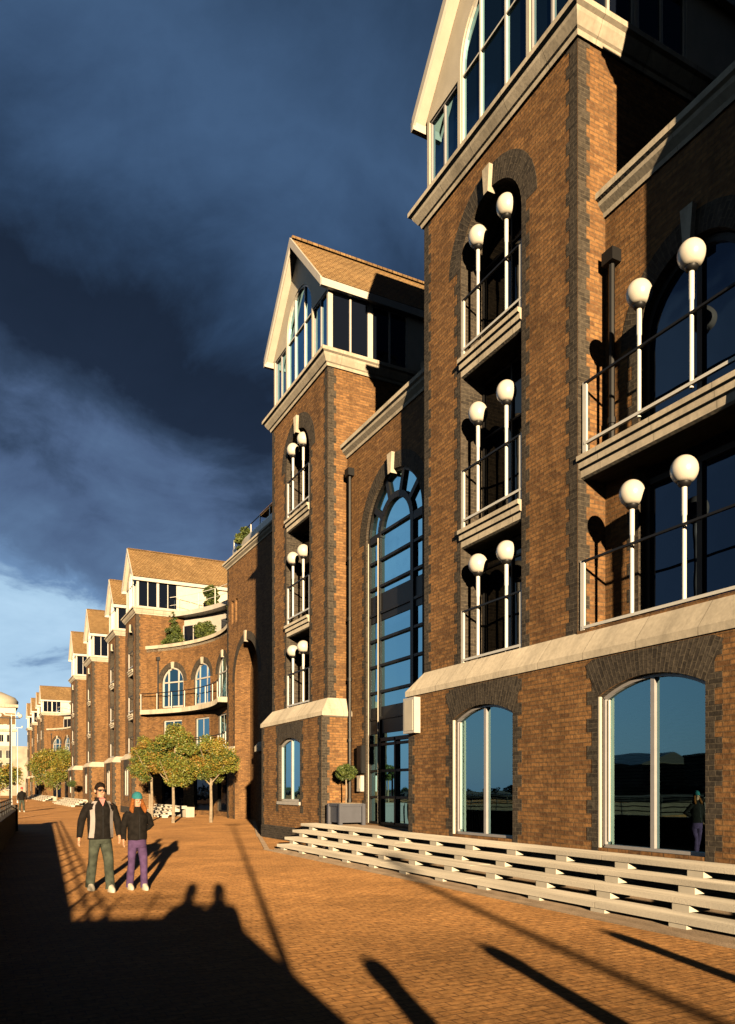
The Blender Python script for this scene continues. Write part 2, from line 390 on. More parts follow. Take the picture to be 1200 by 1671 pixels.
# ------------------------------------------------------------------ globe lamps
LAMP = None
def globe_lamp(x, y, z, label, h=1.88, s=1.0):
    global LAMP
    if LAMP is None:
        t = empty('globe_lamp', (x, y, z), label, 'lamp', 'white globe lamps on the balconies')
        p = MB(); p.tube([(x, y, z), (x, y, z+1.25), (x, y, z+1.27), (x, y, z+1.66)], [.034, .034, .042, .042], 10); p.build('pole', 'wht_metal', t, True)
        c = MB(); c.tube([(x, y, z+1.655), (x, y, z+1.68), (x, y, z+1.71), (x, y, z+1.735)], [.045, .085, .10, .10], 14); c.build('collar', 'dk_metal', t, True)
        g = MB(); g.sphere((x, y, z+1.90), .205, 24, 16, 1.0, 0, -.86); g.build('globe', 'globe', t, True)
        LAMP = t; t.scale = (s, s, h/1.88); return t
    c = copy_tree(LAMP); c.location = (x, y, z); c['label'] = label; c.scale = (s, s, h/1.88)
    return c

# ------------------------------------------------------------------ the gabled tower
CORN = [(0, 0), (.05, 0), (.07, .08), (.11, .10), (.20, .24), (.22, .30), (.29, .33), (.29, .43), (0, .47)]
def tower(root, xf, y0, y1, xn, xfr, sl, spring, zc, ze, zp, gwin=None, g0=None, g1=None, zb0=3.86, zb1=4.42, hw=1.03, D=6.0,
          cyo=None, pent_side=True, lit=True, band_to=None, band_from=None, far=False, side_win=2, oh=.22, proj=.3, gz=0.0):
    cy = cyo or (y0+y1)/2; n = 10 if far else 20
    F = front(xf); SN = side_near(y0); SF = side_far(y1)
    w = MB()
    opening = arch(cy, hw, zb1, spring, hw, n)
    wall(w, F, rect(y0, y1, zb1-.5, zc+.1), [opening], 0, .62, 1)
    wall(w, SN, rect(xf, xf+D, zb1-.5, zc+.1)); wall(w, SF, rect(xf, xf+D, zb1-.5, zc+.1))
    w.box(xf+D-.01, xf+D, y0, y1, 0, zc)
    quoin(w, F, y0, 1, zb1, zc); quoin(w, F, y1, -1, zb1, zc)
    quoin(w, F, cy-hw, -1, zb1, spring, wa=.13, wb=.24); quoin(w, F, cy+hw, 1, zb1, spring, wa=.13, wb=.24)
    quoin(w, SN, xf, 1, zb1, zc, wa=.20, wb=.28); quoin(w, SF, xf, 1, zb1, zc, wa=.20, wb=.28)
    ring(w, F, cy, hw, spring, hw, .46, 1, n)
    # ground storey
    g0 = y0-.22 if g0 is None else g0; g1 = y1+.22 if g1 is None else g1; xg = xf-proj; G = front(xg)
    holes = [arch(gw[0], gw[1], gw[2], gw[3], gw[4], 10) for gw in (gwin or [])]
    wall(w, G, rect(g0, g1, -.05, zb0+.05), holes, 0, .24, 1)
    wall(w, side_near(g0), rect(xg, xn+.3, -.05, zb0+.05)); wall(w, side_far(g1), rect(xg, xf+D, -.05, zb0+.05))
    quoin(w, G, g1, -1, 0, zb0, wa=.18, wb=.28); quoin(w, side_near(g0), xg, 1, 0, zb0, wa=.18, wb=.26)
    if g0 > y0-1: quoin(w, G, g0, 1, 0, zb0, wa=.18, wb=.28)
    for gw in (gwin or []):
        quoin(w, G, gw[0]-gw[1], -1, gw[2]-.35, zb0-.03, wa=.15, wb=.27); quoin(w, G, gw[0]+gw[1], 1, gw[2]-.35, zb0-.03, wa=.15, wb=.27)
        ring(w, G, gw[0], gw[1]+.02, gw[3], gw[4], .62, 1, 14, zstop=zb0-.02, d=.007)
    w.build('wall', ['brick', 'dark'], root)
    if xfr is not None:
        p = MB(); mould(p, [(xf+D, g1), (xg, g1), (xg, g0)], [(0, -.05), (.02, -.05), (.02, .42), (0, .45)]); p.build('plinth', 'dark', root)
    # stone band and cornice
    s = MB(); bp = [(0, zb1), (proj+.03, zb0+.12), (proj+.03, zb0), (proj-.06, zb0-.03), (0, zb0-.03)]
    if band_from is not None: mould(s, [(xf, band_from), (xf, band_to)], bp)
    elif band_to is not None: mould(s, [(xf+D, y1), (xf, y1), (xf, band_to)], bp)
    else: mould(s, [(xf+D, y1), (xf, y1), (xf, y0), (xn+.02, y0)], bp)
    s.build('stone_band', 'stone', root)
    c = MB(); mould(c, [(xf+D, y1), (xf, y1), (xf, y0), (xf+D, y0)], [(o, zc+z) for o, z in CORN])
    c.box(xf+.001, xf+D, y0+.001, y1-.001, zc+.40, zc+.455); c.build('cornice', 'stone', root)
    keystone(root, F, cy, spring+hw-.12, spring+hw+.42)
    # levels: (slab top, slab thickness)
    lv = [zb1]+[z for z in sl]
    for i, z in enumerate(lv):
        top = (lv[i+1]-.38) if i+1 < len(lv) else None
        Fr = front(xf)
        if top: window(root, Fr, cy, hw-.01, z+.02, top, 0, .60, vs=(0,), hs=(z+2.1,), fw=.05, fmat='dk_metal', gmat='glass_dim')
        else: window(root, Fr, cy, hw-.01, z+.02, spring, hw-.01, .60, vs=(0,), hs=(z+2.1,), fw=.05, fmat='dk_metal', gmat='glass_dim', n=n)
        if i > 0:
            balcony(root, xf+.59, xf-.10, cy-hw+.0, cy+hw-.0, z, [(xf+.03, cy-hw+.04), (xf+.03, cy+hw-.04)], h=1.22,
                    posts=[(xf+.03, cy-hw+.05), (xf+.03, cy+hw-.05)])
        else:
            railing(root, [(xf+.03, cy-hw+.04), (xf+.03, cy+hw-.04)], z-.04, 1.15)
    # penthouse
    z0 = zc+.47; xp = xf+.04; P = front(xp); pn = y0+.06; pf = y1-.06
    zt = lambda y: ze+(zp-ze)*(1-abs(y-cy)/((y1-y0)/2))
    ahw = .36*(y1-y0)/2+.2; asp = ze+.12
    hl = rect(pn+.1, cy-ahw-.1, z0+.08, ze-.12); hr = rect(cy+ahw+.1, pf-.1, z0+.08, ze-.12); ha = arch(cy, ahw, z0+.08, asp, ahw, n)
    w = MB(); wall(w, P, [(pn, z0), (pf, z0), (pf, ze), (cy, zp-.1), (pn, ze)], [hl, ha, hr], 0, .10, 0)
    SP = side_near(pn); hs_ = []
    if side_win:
        ww = 1.3
        hs_ = [rect(xp+.10+k*(ww+.06), xp+.10+k*(ww+.06)+ww, z0+.06, ze-.2) for k in range(side_win)]
    wall(w, SP, rect(xp, xf+D, z0-.02, ze+.02), hs_, 0, .06, 0)
    wall(w, side_far(pf), rect(xp, xf+D, z0-.02, ze+.02)); w.build('gable_wall', 'cream', root)
    for hh in (hl, hr):
        c_ = (hh[0][0]+hh[1][0])/2; hw_ = abs(hh[1][0]-hh[0][0])/2
        window(root, P, c_, hw_, hh[0][1], hh[2][1], 0, .08, vs=(0,), fw=.045, dep=.1, fmat='alu', gmat='glass_low')
    window(root, P, cy, ahw, z0+.08, asp, ahw, .08, vs=(-ahw/2.6, ahw/2.6), hs=(ze-.12,), fw=.05, dep=.1, n=n, fmat='wht_metal', gmat='glass_low')
    for hh in hs_:
        window(root, SP, (hh[0][0]+hh[1][0])/2, (hh[1][0]-hh[0][0])/2, hh[0][1], hh[2][1], 0, .05, vs=(0,), fw=.055, dep=.08)
    # roof
    slope = (zp-ze)/((y1-y0)/2); e = .07; t = .14
    r = MB(); hwid = (y1-y0)/2+e; zl = zp-slope*hwid
    for sg in (-1, 1):
        a = cy+sg*hwid; sl_ = math.hypot(hwid, zp-zl)
        v = [(xf-oh, a, zl), (xf+D, a, zl), (xf+D, cy, zp), (xf-oh, cy, zp)]
        v += [(x, y, z+t) for x, y, z in v]
        uv = [(0, 0), (D+oh, 0), (D+oh, sl_), (0, sl_)]*2
        r.add(v, [(0,1,2,3),(4,5,6,7),(0,1,5,4),(3,0,4,7),(1,2,6,5)], 0, uv)
    r.bar((xf-oh, cy, zp+t+.02), (xf+D, cy, zp+t+.02), .2, .08)
    ro = r.build('roof', 'tile', root)
    bb = MB()
    for sg in (-1, 1):
        a = cy+sg*(hwid+.02)
        q = [(a, zl-.14), (cy, zp-.14-.0), (cy, zp+t+.02), (a, zl+t-.02)]
        bb.add([(xf-oh-.06, y, z) for y, z in q]+[(xf-oh+.0, y, z) for y, z in q], [(0,1,2,3),(7,6,5,4),(0,4,5,1),(1,5,6,2),(2,6,7,3),(3,7,4,0)])
        bb.box(xf-oh-.05, xf+D, a-.06, a+.06, zl-.16, zl+.06)
    bb.build('bargeboard', 'white', root)
    so = MB()
    for sg in (-1, 1):
        a = cy+sg*hwid
        so.add([(xf-oh, a, zl-.02), (xf+.05, a, zl-.02), (xf+.05, cy, zp-.04), (xf-oh, cy, zp-.04)], [(0,1,2,3)])
    so.build('soffit', 'cream', root)
    return dict(cy=cy, hw=hw, xf=xf, lv=lv)

def drainpipe(root, x, y, z0, z1):
    d = MB(); d.tube([(x, y, z0), (x, y, z1)], .055, 8)
    d.box(x-.11, x+.11, y-.13, y+.13, z1, z1+.22)
    for k in range(int((z1-z0)/1.8)): d.tube([(x, y, z0+.6+k*1.8), (x, y, z0+.7+k*1.8)], .075, 8)
    return d.build('drainpipe', 'dk_metal', root, True)
def glazed_arch(root, mp, cu, hw, z0, zs, recess, sp=(), inner=True):
    """big arched stair window: dark frames, inner arch, radiating bars, spandrel panels"""
    mb = MB(); fw = .09
    lp = arch(cu, hw-.02, z0, zs, hw-.02, 24)
    for i in range(len(lp)): mbar(mb, mp, lp[i], lp[(i+1) % len(lp)], .10, .12, -recess+.08)
    ih = hw*.58
    mbar(mb, mp, (cu-ih, z0), (cu-ih, zs), .15, .12, -recess+.08); mbar(mb, mp, (cu+ih, z0), (cu+ih, zs), .10, .12, -recess+.08)
    ia = arch(cu, ih, zs-.01, zs, ih, 18)[2:]
    for i in range(len(ia)-1): mbar(mb, mp, ia[i], ia[i+1], .17, .115, -recess+.078)
    for t in (-90, -54, -18, 18, 54, 90):
        a = R(t); mbar(mb, mp, (cu+ih*math.sin(a), zs+ih*math.cos(a)), (cu+(hw-.04)*math.sin(a), zs+(hw-.04)*math.cos(a)), .15, .11, -recess+.075)
    z = z0+.0; k = 0
    while z < zs+.3:
        mbar(mb, mp, (cu-hw, z), (cu+hw, z), .07, .10, -recess+.07); z += .74; k += 1
    f = mb.build('arched_window', 'dk_metal', root)
    g = MB(); g.add([mp(p[0], p[1], -recess) for p in lp], [list(range(len(lp)))[::-1]]); g.build('pane', 'glass_low', f)
    for a, b in sp:
        s = MB(); q = rect(cu-hw+.05, cu+hw-.05, a, b)
        s.add([mp(p[0], p[1], -recess+.03) for p in q]+[mp(p[0], p[1], -recess+.01) for p in q], [(0,1,2,3),(0,4,5,1),(1,5,6,2),(2,6,7,3),(3,7,4,0)]); s.build('spandrel_panel', 'spandrel', f)
    # pale strips painting the sunlight along the jamb and mullion sides
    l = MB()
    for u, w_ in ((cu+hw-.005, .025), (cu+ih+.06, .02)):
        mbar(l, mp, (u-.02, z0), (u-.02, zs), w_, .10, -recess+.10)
    l.build('lit_strip', 'cream', f)
    return f
BC = [(0, 0), (.04, 0), (.06, .07), (.16, .16), (.18, .22), (.24, .25), (.24, .36), (0, .40)]

# =================================================================== NEAR BUILDING
XF, XR = 9.4, 10.05
A = empty('brick_building', (12, 10, 0), 'nearest gabled brick warehouse block filling the right side of the photo', 'building', 'gabled brick blocks along the quay')
GA = [(12.70, 1.02, .74, 3.16, .24), (8.40, 1.03, .74, 3.20, .25)]
tA = tower(A, XF, 10.25, 15.38, XR, None, [7.28, 10.98], 12.96, 14.85, 17.35, 20.3, gwin=GA, g0=6.6, g1=15.6, band_to=6.6, hw=1.04, D=7, cyo=12.83)
# right bay, recessed behind the tower face
Bm = front(XR); wb = MB(); bay_c = 8.42; bhw = 1.06
wall(wb, Bm, rect(6.6, 10.25, 3.8, 12.2), [arch(bay_c, bhw, 4.46, 9.3, bhw, 20)], 0, .2, 1)
quoin(wb, Bm, bay_c+bhw, 1, 4.46, 9.3, wa=.14, wb=.25); quoin(wb, Bm, bay_c-bhw, -1, 4.46, 9.3, wa=.14, wb=.25); ring(wb, Bm, bay_c, bhw, 9.3, bhw, .4)
wb.box(XF-.02, XR+.5, 7.09, 10.245, 4.30, 4.445, 0)
wb.build('bay_wall', ['brick', 'dark'], A)
c = MB(); mould(c, [(XR, 10.25), (XR, 6.6)], [(o, 11.9+z) for o, z in BC]); c.box(XR+.01, 16, 6.6, 10.24, 12.2, 12.29); c.build('bay_cornice', 'stone', A)
keystone(A, Bm, bay_c, 10.28, 10.85)
window(A, Bm, bay_c, bhw-.01, 4.5, 6.95, 0, .2, vs=(-.05,), fw=.10, fmat='dk_metal', gmat='glass', dep=.12)
window(A, Bm, bay_c, bhw-.01, 7.52, 9.3, bhw-.01, .2, vs=(-.05,), fw=.10, fmat='dk_metal', gmat='glass', dep=.12)
balcony(A, XR+.15, XF-.04, 7.09, 10.245, 7.50, [(XF+.08, 7.1), (XF+.08, 10.16)], h=1.2, posts=[(XF+.08, 10.15)])
railing(A, [(XF+.03, 7.1), (XF+.03, 10.16)], 4.40, 1.25, posts=[(XF+.03, 10.15)])
drainpipe(A, XR-.10, 10.0, 7.5, 10.9)
# ground floor windows: white frames, clear glass, blinds and a dim room behind
GF = front(XF-.3)
for gi, (gc, gh, z0, zs, rs) in enumerate(GA):
    f = window(A, GF, gc, gh-.005, z0, zs, rs, .15, vs=(.0,), fw=.05, fmat='alu', gmat='clear', dep=.12, mw=.075, n=10)
    jm = MB(); mbar(jm, GF, (gc+gh-.015, z0), (gc+gh-.015, zs), .035, .05, .012); jm.build('lit_jamb', 'cream', f)  # pale strip puts the sunlight on the jamb into its colour
    js = MB(); mbar(js, GF, (gc+gh-.10, z0+.1), (gc+gh-.10, zs-.05), .028, .03, -.115); mbar(js, GF, (gc+.0, z0+.1), (gc+.0, zs+rs-.1), .028, .03, -.115); js.build('lit_edge', 'wht_metal', f)  # white strips colour the sides of the grey frame as sunlit
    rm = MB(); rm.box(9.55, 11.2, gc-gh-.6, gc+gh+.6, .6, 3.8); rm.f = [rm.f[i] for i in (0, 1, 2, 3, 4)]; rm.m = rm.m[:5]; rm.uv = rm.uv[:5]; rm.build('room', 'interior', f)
    if gi == 1:
        bl = MB()
        for k in range(38):
            z = 1.35+k*.052; bl.add([(9.30, gc+.06, z), (9.30, gc+gh-.05, z), (9.335, gc+gh-.05, z+.043), (9.335, gc+.06, z+.043)], [(0,1,2,3)])
        for k in range(24):
            z = 1.75+k*.052; bl.add([(9.30, gc-gh+.05, z), (9.30, gc-.06, z), (9.335, gc-.06, z+.03), (9.335, gc-gh+.05, z+.03)], [(0,1,2,3)])
        bl.build('blind', 'blind', f)
    else:
        bl = MB()
        for k in range(9):
            y = gc+.12+k*.085; bl.add([(9.34, y, z0+.1), (9.36, y+.07, z0+.1), (9.36, y+.07, zs+.1), (9.34, y, zs+.1)], [(0,1,2,3)])
        bl.build('blind', 'blind', f)
# lamps on the near building
for z, nm, h in ((11.20, 'top', 2.13), (7.50, 'middle', 2.11), (4.42, 'lowest', 2.0)):
    globe_lamp(XF+.07, 13.33, z, 'white globe lamp at the far end of the %s balcony of the nearest tower' % nm, h)
    globe_lamp(XF+.07, 12.36, z, 'white globe lamp at the near end of the %s balcony of the nearest tower' % nm, h)
for z, nm, h, ya, yb in ((7.66, 'upper', 1.97, 8.95, 7.94), (4.47, 'lower', 2.0, 9.1, 8.07)):
    globe_lamp(XF+.10, ya, z, 'white globe lamp next to the tower corner on the %s wide balcony at the right' % nm, h)
    globe_lamp(XF+.10, yb, z, 'large white globe lamp at the right of the pair on the %s wide balcony' % nm, h)
wbx = MB(); wbx.box(8.93, 9.096, 15.06, 15.56, 2.98, 3.80); wo = wbx.build('wall_box', 'white')
tag(wo, 'white square box fixed under the stone band at the entrance corner of the nearest block', 'box')
pb = MB(); pb.box(8.92, 8.93, 15.12, 15.5, 3.04, 3.74); pb.build('cover', 'cream', wo)

# next tower towards the camera (out of frame, throws the shadow over the right bay)
A2 = empty('brick_building', (12, 3, 0), 'gabled brick block beside the camera, its corner just outside the right edge', 'building', 'gabled brick blocks along the quay')
tower(A2, XF, 2.1, 7.08, XR, None, [7.16, 10.74], 12.96, 14.85, 17.35, 20.3, gwin=[(4.6, 1.0, .74, 3.16, .24)], g0=-.5, g1=6.59, hw=1.03, D=7, band_to=2.1, band_from=6.595)

# =================================================================== SECOND TOWER + ENTRANCE BAY
B = empty('brick_building', (12, 21, 0), 'second gabled brick tower with tall arched stair window beside it', 'building', 'gabled brick blocks along the quay')
tB = tower(B, XF, 20.9, 25.68, XR, 13, [7.18, 10.72], 12.42, 14.32, 16.85, 19.45, gwin=[(23.3, .95, 1.28, 3.15, .2)], g0=20.68, g1=25.95, hw=1.0, D=7, cyo=23.3)
window(B, front(XF-.3), 23.3, .945, 1.28, 3.15, .2, .13, vs=(0,), fw=.08, gmat='glass_low', sill=True, n=10)
eb = MB(); ec = 18.1; ehw = 1.56
wall(eb, Bm, rect(15.38, 20.9, .6, 11.9), [arch(ec, ehw, .7, 8.75, ehw, 24)], 0, .16, 1)
quoin(eb, Bm, ec+ehw, 1, .7, 8.75, wa=.13, wb=.24); quoin(eb, Bm, ec-ehw, -1, .7, 8.75, wa=.13, wb=.24); ring(eb, Bm, ec, ehw, 8.75, ehw, .42, n=24)
eb.build('entrance_wall', ['brick', 'dark'], B)
c = MB(); mould(c, [(XR, 20.9), (XR, 15.38)], [(o, 11.68+z) for o, z in BC]); c.box(XR+.01, 16, 15.39, 20.89, 12.0, 12.08); c.build('bay_cornice', 'stone', B)
keystone(B, Bm, ec, 10.2, 10.75, .16, .26)
glazed_arch(B, Bm, ec, ehw, .72, 8.75, .15, sp=((6.42, 7.18), (3.25, 4.0)))
dr = MB(); DX = XR+.11
for u in (-.85, 0, .85): dr.box(DX-.04, DX+.02, ec+u-.04, ec+u+.04, .72, 3.1)
dr.box(DX-.04, DX+.02, ec-.9, ec+.9, 3.02, 3.12); dr.box(DX-.09, DX-.05, ec+.06, ec+.09, 1.5, 2.1)
d_ = dr.build('entrance_door', 'dk_metal', B)
drainpipe(B, XR-.09, 20.55, .7, 11.0)
railing(B, [(XR+1.6, 15.45), (XR+1.6, 20.85)], 12.05, 1.1, posts=[(XR+1.6, y) for y in (15.5, 16.9, 18.2, 19.5, 20.8)])
sb = MB(); wall(sb, front(12.6), rect(15.4, 20.85, 12.0, 15.0)); sb.box(12.6, 16, 15.4, 20.85, 15.0, 15.2); sb.build('setback_wall', 'cream', B)
for z, nm, h in ((10.93, 'top', 2.05), (7.36, 'middle', 2.0), (4.40, 'lowest', 1.87)):
    globe_lamp(XF+.07, 23.88, z, 'white globe lamp at the far end of the %s balcony of the second tower' % nm, h)
    globe_lamp(XF+.07, 22.98, z, 'white globe lamp at the near end of the %s balcony of the second tower' % nm, h)
bx = MB(); bx.box(XR-.14, XR-.002, 19.68, 19.98, 2.15, 2.95); o = bx.build('wall_sign', 'dk_metal'); tag(o, 'black upright box sign on the brick wall left of the entrance', 'sign')
bx2 = MB(); bx2.box(XR-.149, XR-.141, 19.72, 19.94, 2.22, 2.88); bx2.build('sign_face', 'spandrel', o)
bx = MB(); bx.box(XR-.12, XR-.002, 19.78, 20.02, 1.62, 2.08); o = bx.build('wall_box', 'white'); tag(o, 'small white box on the brick wall above the planter, below the black sign', 'box')
bx2 = MB(); bx2.box(XR-.13, XR-.121, 19.82, 19.98, 1.70, 2.0); bx2.build('cover', 'cream', o)

# =================================================================== WING C AND CRESCENT D
def wing(root, X, ya, yb, arch_c):
    F = front(X); w = MB(); z1 = 14.3
    wall(w, F, rect(ya, yb, -.05, z1), [arch(arch_c, 2.0, -.02, 7.7, 2.0, 20), rect(yb-1.9, yb-1.5, 11.0, 12.3), rect(yb-1.2, yb-.8, 11.0, 12.3)], 0, .9, 0)
    wall(w, side_far(yb), rect(X, X+8, -.05, z1)); wall(w, side_near(ya), rect(X, X+8, -.05, z1))
    wall(w, front(X+.9), rect(arch_c-2.05, arch_c+2.05, 0, 9.8))
    ring(w, F, arch_c, 2.0, 7.7, 2.0, .45); quoin(w, F, yb, -1, 0, z1); quoin(w, F, arch_c+2, 1, 0, 7.7, wa=.15, wb=.26)
    w.build('wall', ['brick', 'dark'], root)
    for k in (1.7, 1.0): window(root, F, yb-k, .2, 11.0, 12.3, 0, .2)
    s = MB()
    mould(s, [(X, yb), (X, arch_c+2.0)], [(0, 4.1), (.2, 3.85), (.2, 3.6), (0, 3.58)]); mould(s, [(X, arch_c-2.0), (X, ya)], [(0, 4.1), (.2, 3.85), (.2, 3.6), (0, 3.58)])
    s.build('stone_band', 'stone', root)
    c = MB(); mould(c, [(X+8, yb), (X, yb), (X, ya)], [(o, z1+z) for o, z in BC]); c.box(X+.01, X+8, ya+.01, yb-.01, z1+.3, z1+.38); c.build('cornice', 'stone', root)
    keystone(root, F, arch_c, 9.6, 10.2)
    pz = z1+.4; ps = MB(); ps.box(X+.25, X+.45, ya, yb-.2, pz-.02, pz+.75); ps.box(X+2.2, X+7, ya, yb-1.5, pz-.02, pz+2.6); ps.build('penthouse', 'white', root)
    railing(root, [(X+.3, ya), (X+.3, yb-.3)], pz+.7, .6, posts=[(X+.3, yb-.3-k*1.5) for k in range(6)])
    rf = MB(); rf.bar((X+1.6, ya+8, pz+2.7), (X+7.4, ya+8, pz+2.7), 16, .15, (0, 0, 1)); rf.build('roof', 'tile', root)
def arc_map(p0, p1, sag):
    p0 = Vector(p0); p1 = Vector(p1); ch = p1-p0; L_ = ch.length; t = ch/L_; nrm = Vector((-t.y, t.x))   # left of direction = towards water (-X)
    Rr = L_*L_/(8*sag)+sag/2; mid = (p0+p1)/2; cen = mid+nrm*(Rr-sag); a = math.asin(L_/2/Rr)
    tot = 2*a*Rr
    def mp(u, z, d=0.0):
        th = -a+u/Rr
        r = Rr-d
        v = t*math.sin(th)-nrm*math.cos(th)
        q = cen+v*r
        return (q.x, q.y, z)
    return mp, tot
def crescent(root, p0, p1, sag=1.15):
    mp, T = arc_map(p0, p1, sag); cuts = [T*i/24 for i in range(1, 24)]; w = MB()
    cs = [T*.25, T*.525, T*.80]
    hs = []
    for c_ in cs: hs += [arch(c_, 1.0, 7.15, 8.85, 1.0, 12), rect(c_-.85, c_+.85, 4.0, 6.3), rect(c_-1.0, c_+1.0, .3, 3.2)]
    wall(w, mp, rect(0, T, -.05, 11.2), hs, 0, .2, 1, cuts=cuts)
    for c_ in cs: ring(w, mp, c_, 1.0, 8.85, 1.0, .36, 1, 12)
    w.build('wall', ['brick', 'dark'], root)
    for c_ in cs:
        window(root, mp, c_, .99, 7.15, 8.85, .99, .12, vs=(-.45, .45), hs=(8.85,), fw=.11, gmat='glass_low', n=12)
        window(root, mp, c_, .84, 4.0, 6.3, 0, .12, vs=(0,), fw=.09, gmat='glass_low')
        window(root, mp, c_, .99, .3, 3.2, 0, .12, vs=(0,), fw=.08, fmat='dk_metal', gmat='glass')
        keystone(root, mp, c_, 9.75, 10.2)
    def strip(mb, o0, o1, z0, z1, n=24, ua=0, ub=T):
        for i in range(n):
            a, b = ua+(ub-ua)*i/n, ua+(ub-ua)*(i+1)/n
            v = [mp(a, z0, o0), mp(b, z0, o0), mp(b, z0, o1), mp(a, z0, o1), mp(a, z1, o0), mp(b, z1, o0), mp(b, z1, o1), mp(a, z1, o1)]
            mb.add(v, [(0,1,2,3),(4,5,6,7),(2,3,7,6),(0,1,5,4)]+([(0,3,7,4)] if i == 0 else [])+([(1,2,6,5)] if i == n-1 else []))
    s = MB(); strip(s, -.3, .14, 11.2, 11.42); s.build('coping', 'stone', root)
    for z, out in ((7.0, .75), (3.9, .4)):
        b = MB(); strip(b, -.05, out, z-.30, z); bo = b.build('balcony', 'stone', root)
        kr = MB(); n = 24
        for i in range(n+1):
            u = T*i/n; p = mp(u, z, out-.1)
            if i % 3 == 0:
                pm = MB(); pm.box(p[0]-.02, p[0]+.02, p[1]-.02, p[1]+.02, z, z+1.1); pm.build('post', 'wht_metal', bo)
            if i < n:
                q = mp(T*(i+1)/n, z, out-.1)
                
                kr.bar((p[0], p[1], z+1.1), (q[0], q[1], z+1.1), .05, .05)
        kr.build('handrail', 'dk_metal', bo)
    # terrace and white set-back storeys
    f = MB(); strip(f, -7, .0, 11.02, 11.19); f.build('terrace_deck', 'stone', root)
    p = MB(); strip(p, -7, -2.0, 11.2, 13.6, 12); strip(p, -7, -1.2, 13.6, 13.9, 12); p.build('setback_storey', 'white', root)
    for c_ in cs: window(root, mp, c_, .8, 11.3, 13.1, 0, 1.96, vs=(0,), fw=.07, fmat='white')
    wr = MB(); lr = MB(); n = 14
    for i in range(n+1):
        u = T*i/n; q = mp(u, 0, -1.3)
        if i < n:
            e = mp(T*(i+1)/n, 0, -1.3)
            wr.bar((q[0], q[1], 14.98), (e[0], e[1], 14.98), .035, .035)
            lr.bar((q[0], q[1], 14.42), (e[0], e[1], 14.42), .025, .025)
    tr = wr.build('terrace_railing', 'wht_metal', root); lr.build('lower_rail', 'wht_metal', tr)
    for i in range(0, n+1, 2):
        q = mp(T*i/n, 0, -1.3); pm = MB(); pm.box(q[0]-.025, q[0]+.025, q[1]-.025, q[1]+.025, 13.9, 15.0); pm.build('post', 'wht_metal', tr)
    drainpipe(root, *mp(T-1.0, 0, .07)[:2], 7.1, 10.4)
    return mp, T

def leaf_cloud(name, mats, parent, clumps, n, size, seed, flat=.75, wts=None):
    """clumps: (x,y,z,r)"""
    rnd = random.Random(seed); mb = MB(); tot = sum(c[3]**2.3 for c in clumps)
    for cx, cy, cz, cr in clumps:
        k = int(n*cr**2.3/tot)
        tone = rnd.randrange(len(mats))
        for _ in range(k):
            v = Vector((rnd.gauss(0, 1), rnd.gauss(0, 1), rnd.gauss(0, 1))).normalized()*cr*(rnd.random()**.45)
            p = Vector((cx, cy, cz))+Vector((v.x, v.y, v.z*flat))
            a = Vector((rnd.uniform(-1, 1), rnd.uniform(-1, 1), rnd.uniform(-.7, .7))).normalized(); b = a.orthogonal().normalized()
            b = (Matrix.Rotation(rnd.uniform(0, 6.28), 3, a) @ b); s = size*rnd.uniform(.6, 1.3)
            mi = tone if rnd.random() < .6 else rnd.randrange(len(mats))
            mb.add([p-a*s, p-b*s*.45, p+a*s, p+b*s*.45], [(0,1,2,3)], mi)
    return mb.build(name, mats, parent)
def tree(x, y, label, H=5.1, z0=1.9, rad=1.5, n=5200, seed=1, size=.085, cat='tree', group='round autumn trees along the quay', lean=0.0):
    t = empty('autumn_tree', (x, y, 0), label, cat, group); rnd = random.Random(seed)
    b = MB(); zc = (H+z0)/2
    b.tube([(x, y, 0), (x+.02, y, z0*.6), (x+.03*lean, y, z0+.3), (x+.1, y, zc+.5)], [.085, .07, .06, .03], 9)
    for k in range(7):
        a = k*2.4+rnd.random(); zz = z0+.1+rnd.random()*.8
        b.tube([(x+.02, y, zz), (x+math.cos(a)*rad*.35, y+math.sin(a)*rad*.35, zz+.45), (x+math.cos(a)*rad*.75, y+math.sin(a)*rad*.75, zz+1.0+.4*rnd.random())], [.035, .022, .008], 6)
    b.build('trunk', 'trunk', t, True)
    cl = []; hz = (H-z0)/2
    for k in range(64):
        v = Vector((rnd.gauss(0, 1), rnd.gauss(0, 1), rnd.gauss(0, 1))).normalized()*(rnd.random()**.4)
        cl.append((x+v.x*rad*.84, y+v.y*rad*.84, zc+v.z*hz*.80-.10*abs(v.x)*hz, rnd.uniform(.26, .52)*rad/1.5))
    leaf_cloud('crown', ['leaf0', 'leaf1', 'leaf2', 'leaf3', 'leaf4'], t, cl, n, size, seed)
    return t
def conifer(x, y, z, h, r, label, seed=3, round_=False, cat='shrub', group='green shrubs on the roof terraces'):
    t = empty('evergreen_shrub', (x, y, z), label, cat, group); rnd = random.Random(seed)
    b = MB(); b.tube([(x, y, z), (x, y, z+h*.7)], [.05, .02], 6); b.build('trunk', 'trunk', t)
    cl = []
    for k in range(60):
        f = 1-math.sqrt(rnd.random()) if not round_ else rnd.random(); rr = r*(1-f*.85) if not round_ else r*math.sqrt(max(.05, 1-(2*f-1)**2)); a = rnd.random()*6.28; q = rr*.7*math.sqrt(rnd.random())
        cl.append((x+math.cos(a)*q, y+math.sin(a)*q, z+.12+h*f*.92, max(.10, rr*.34)))
    leaf_cloud('crown', ['ever0', 'ever1', 'ever2'], t, cl, 5200, .085, seed)
    return t
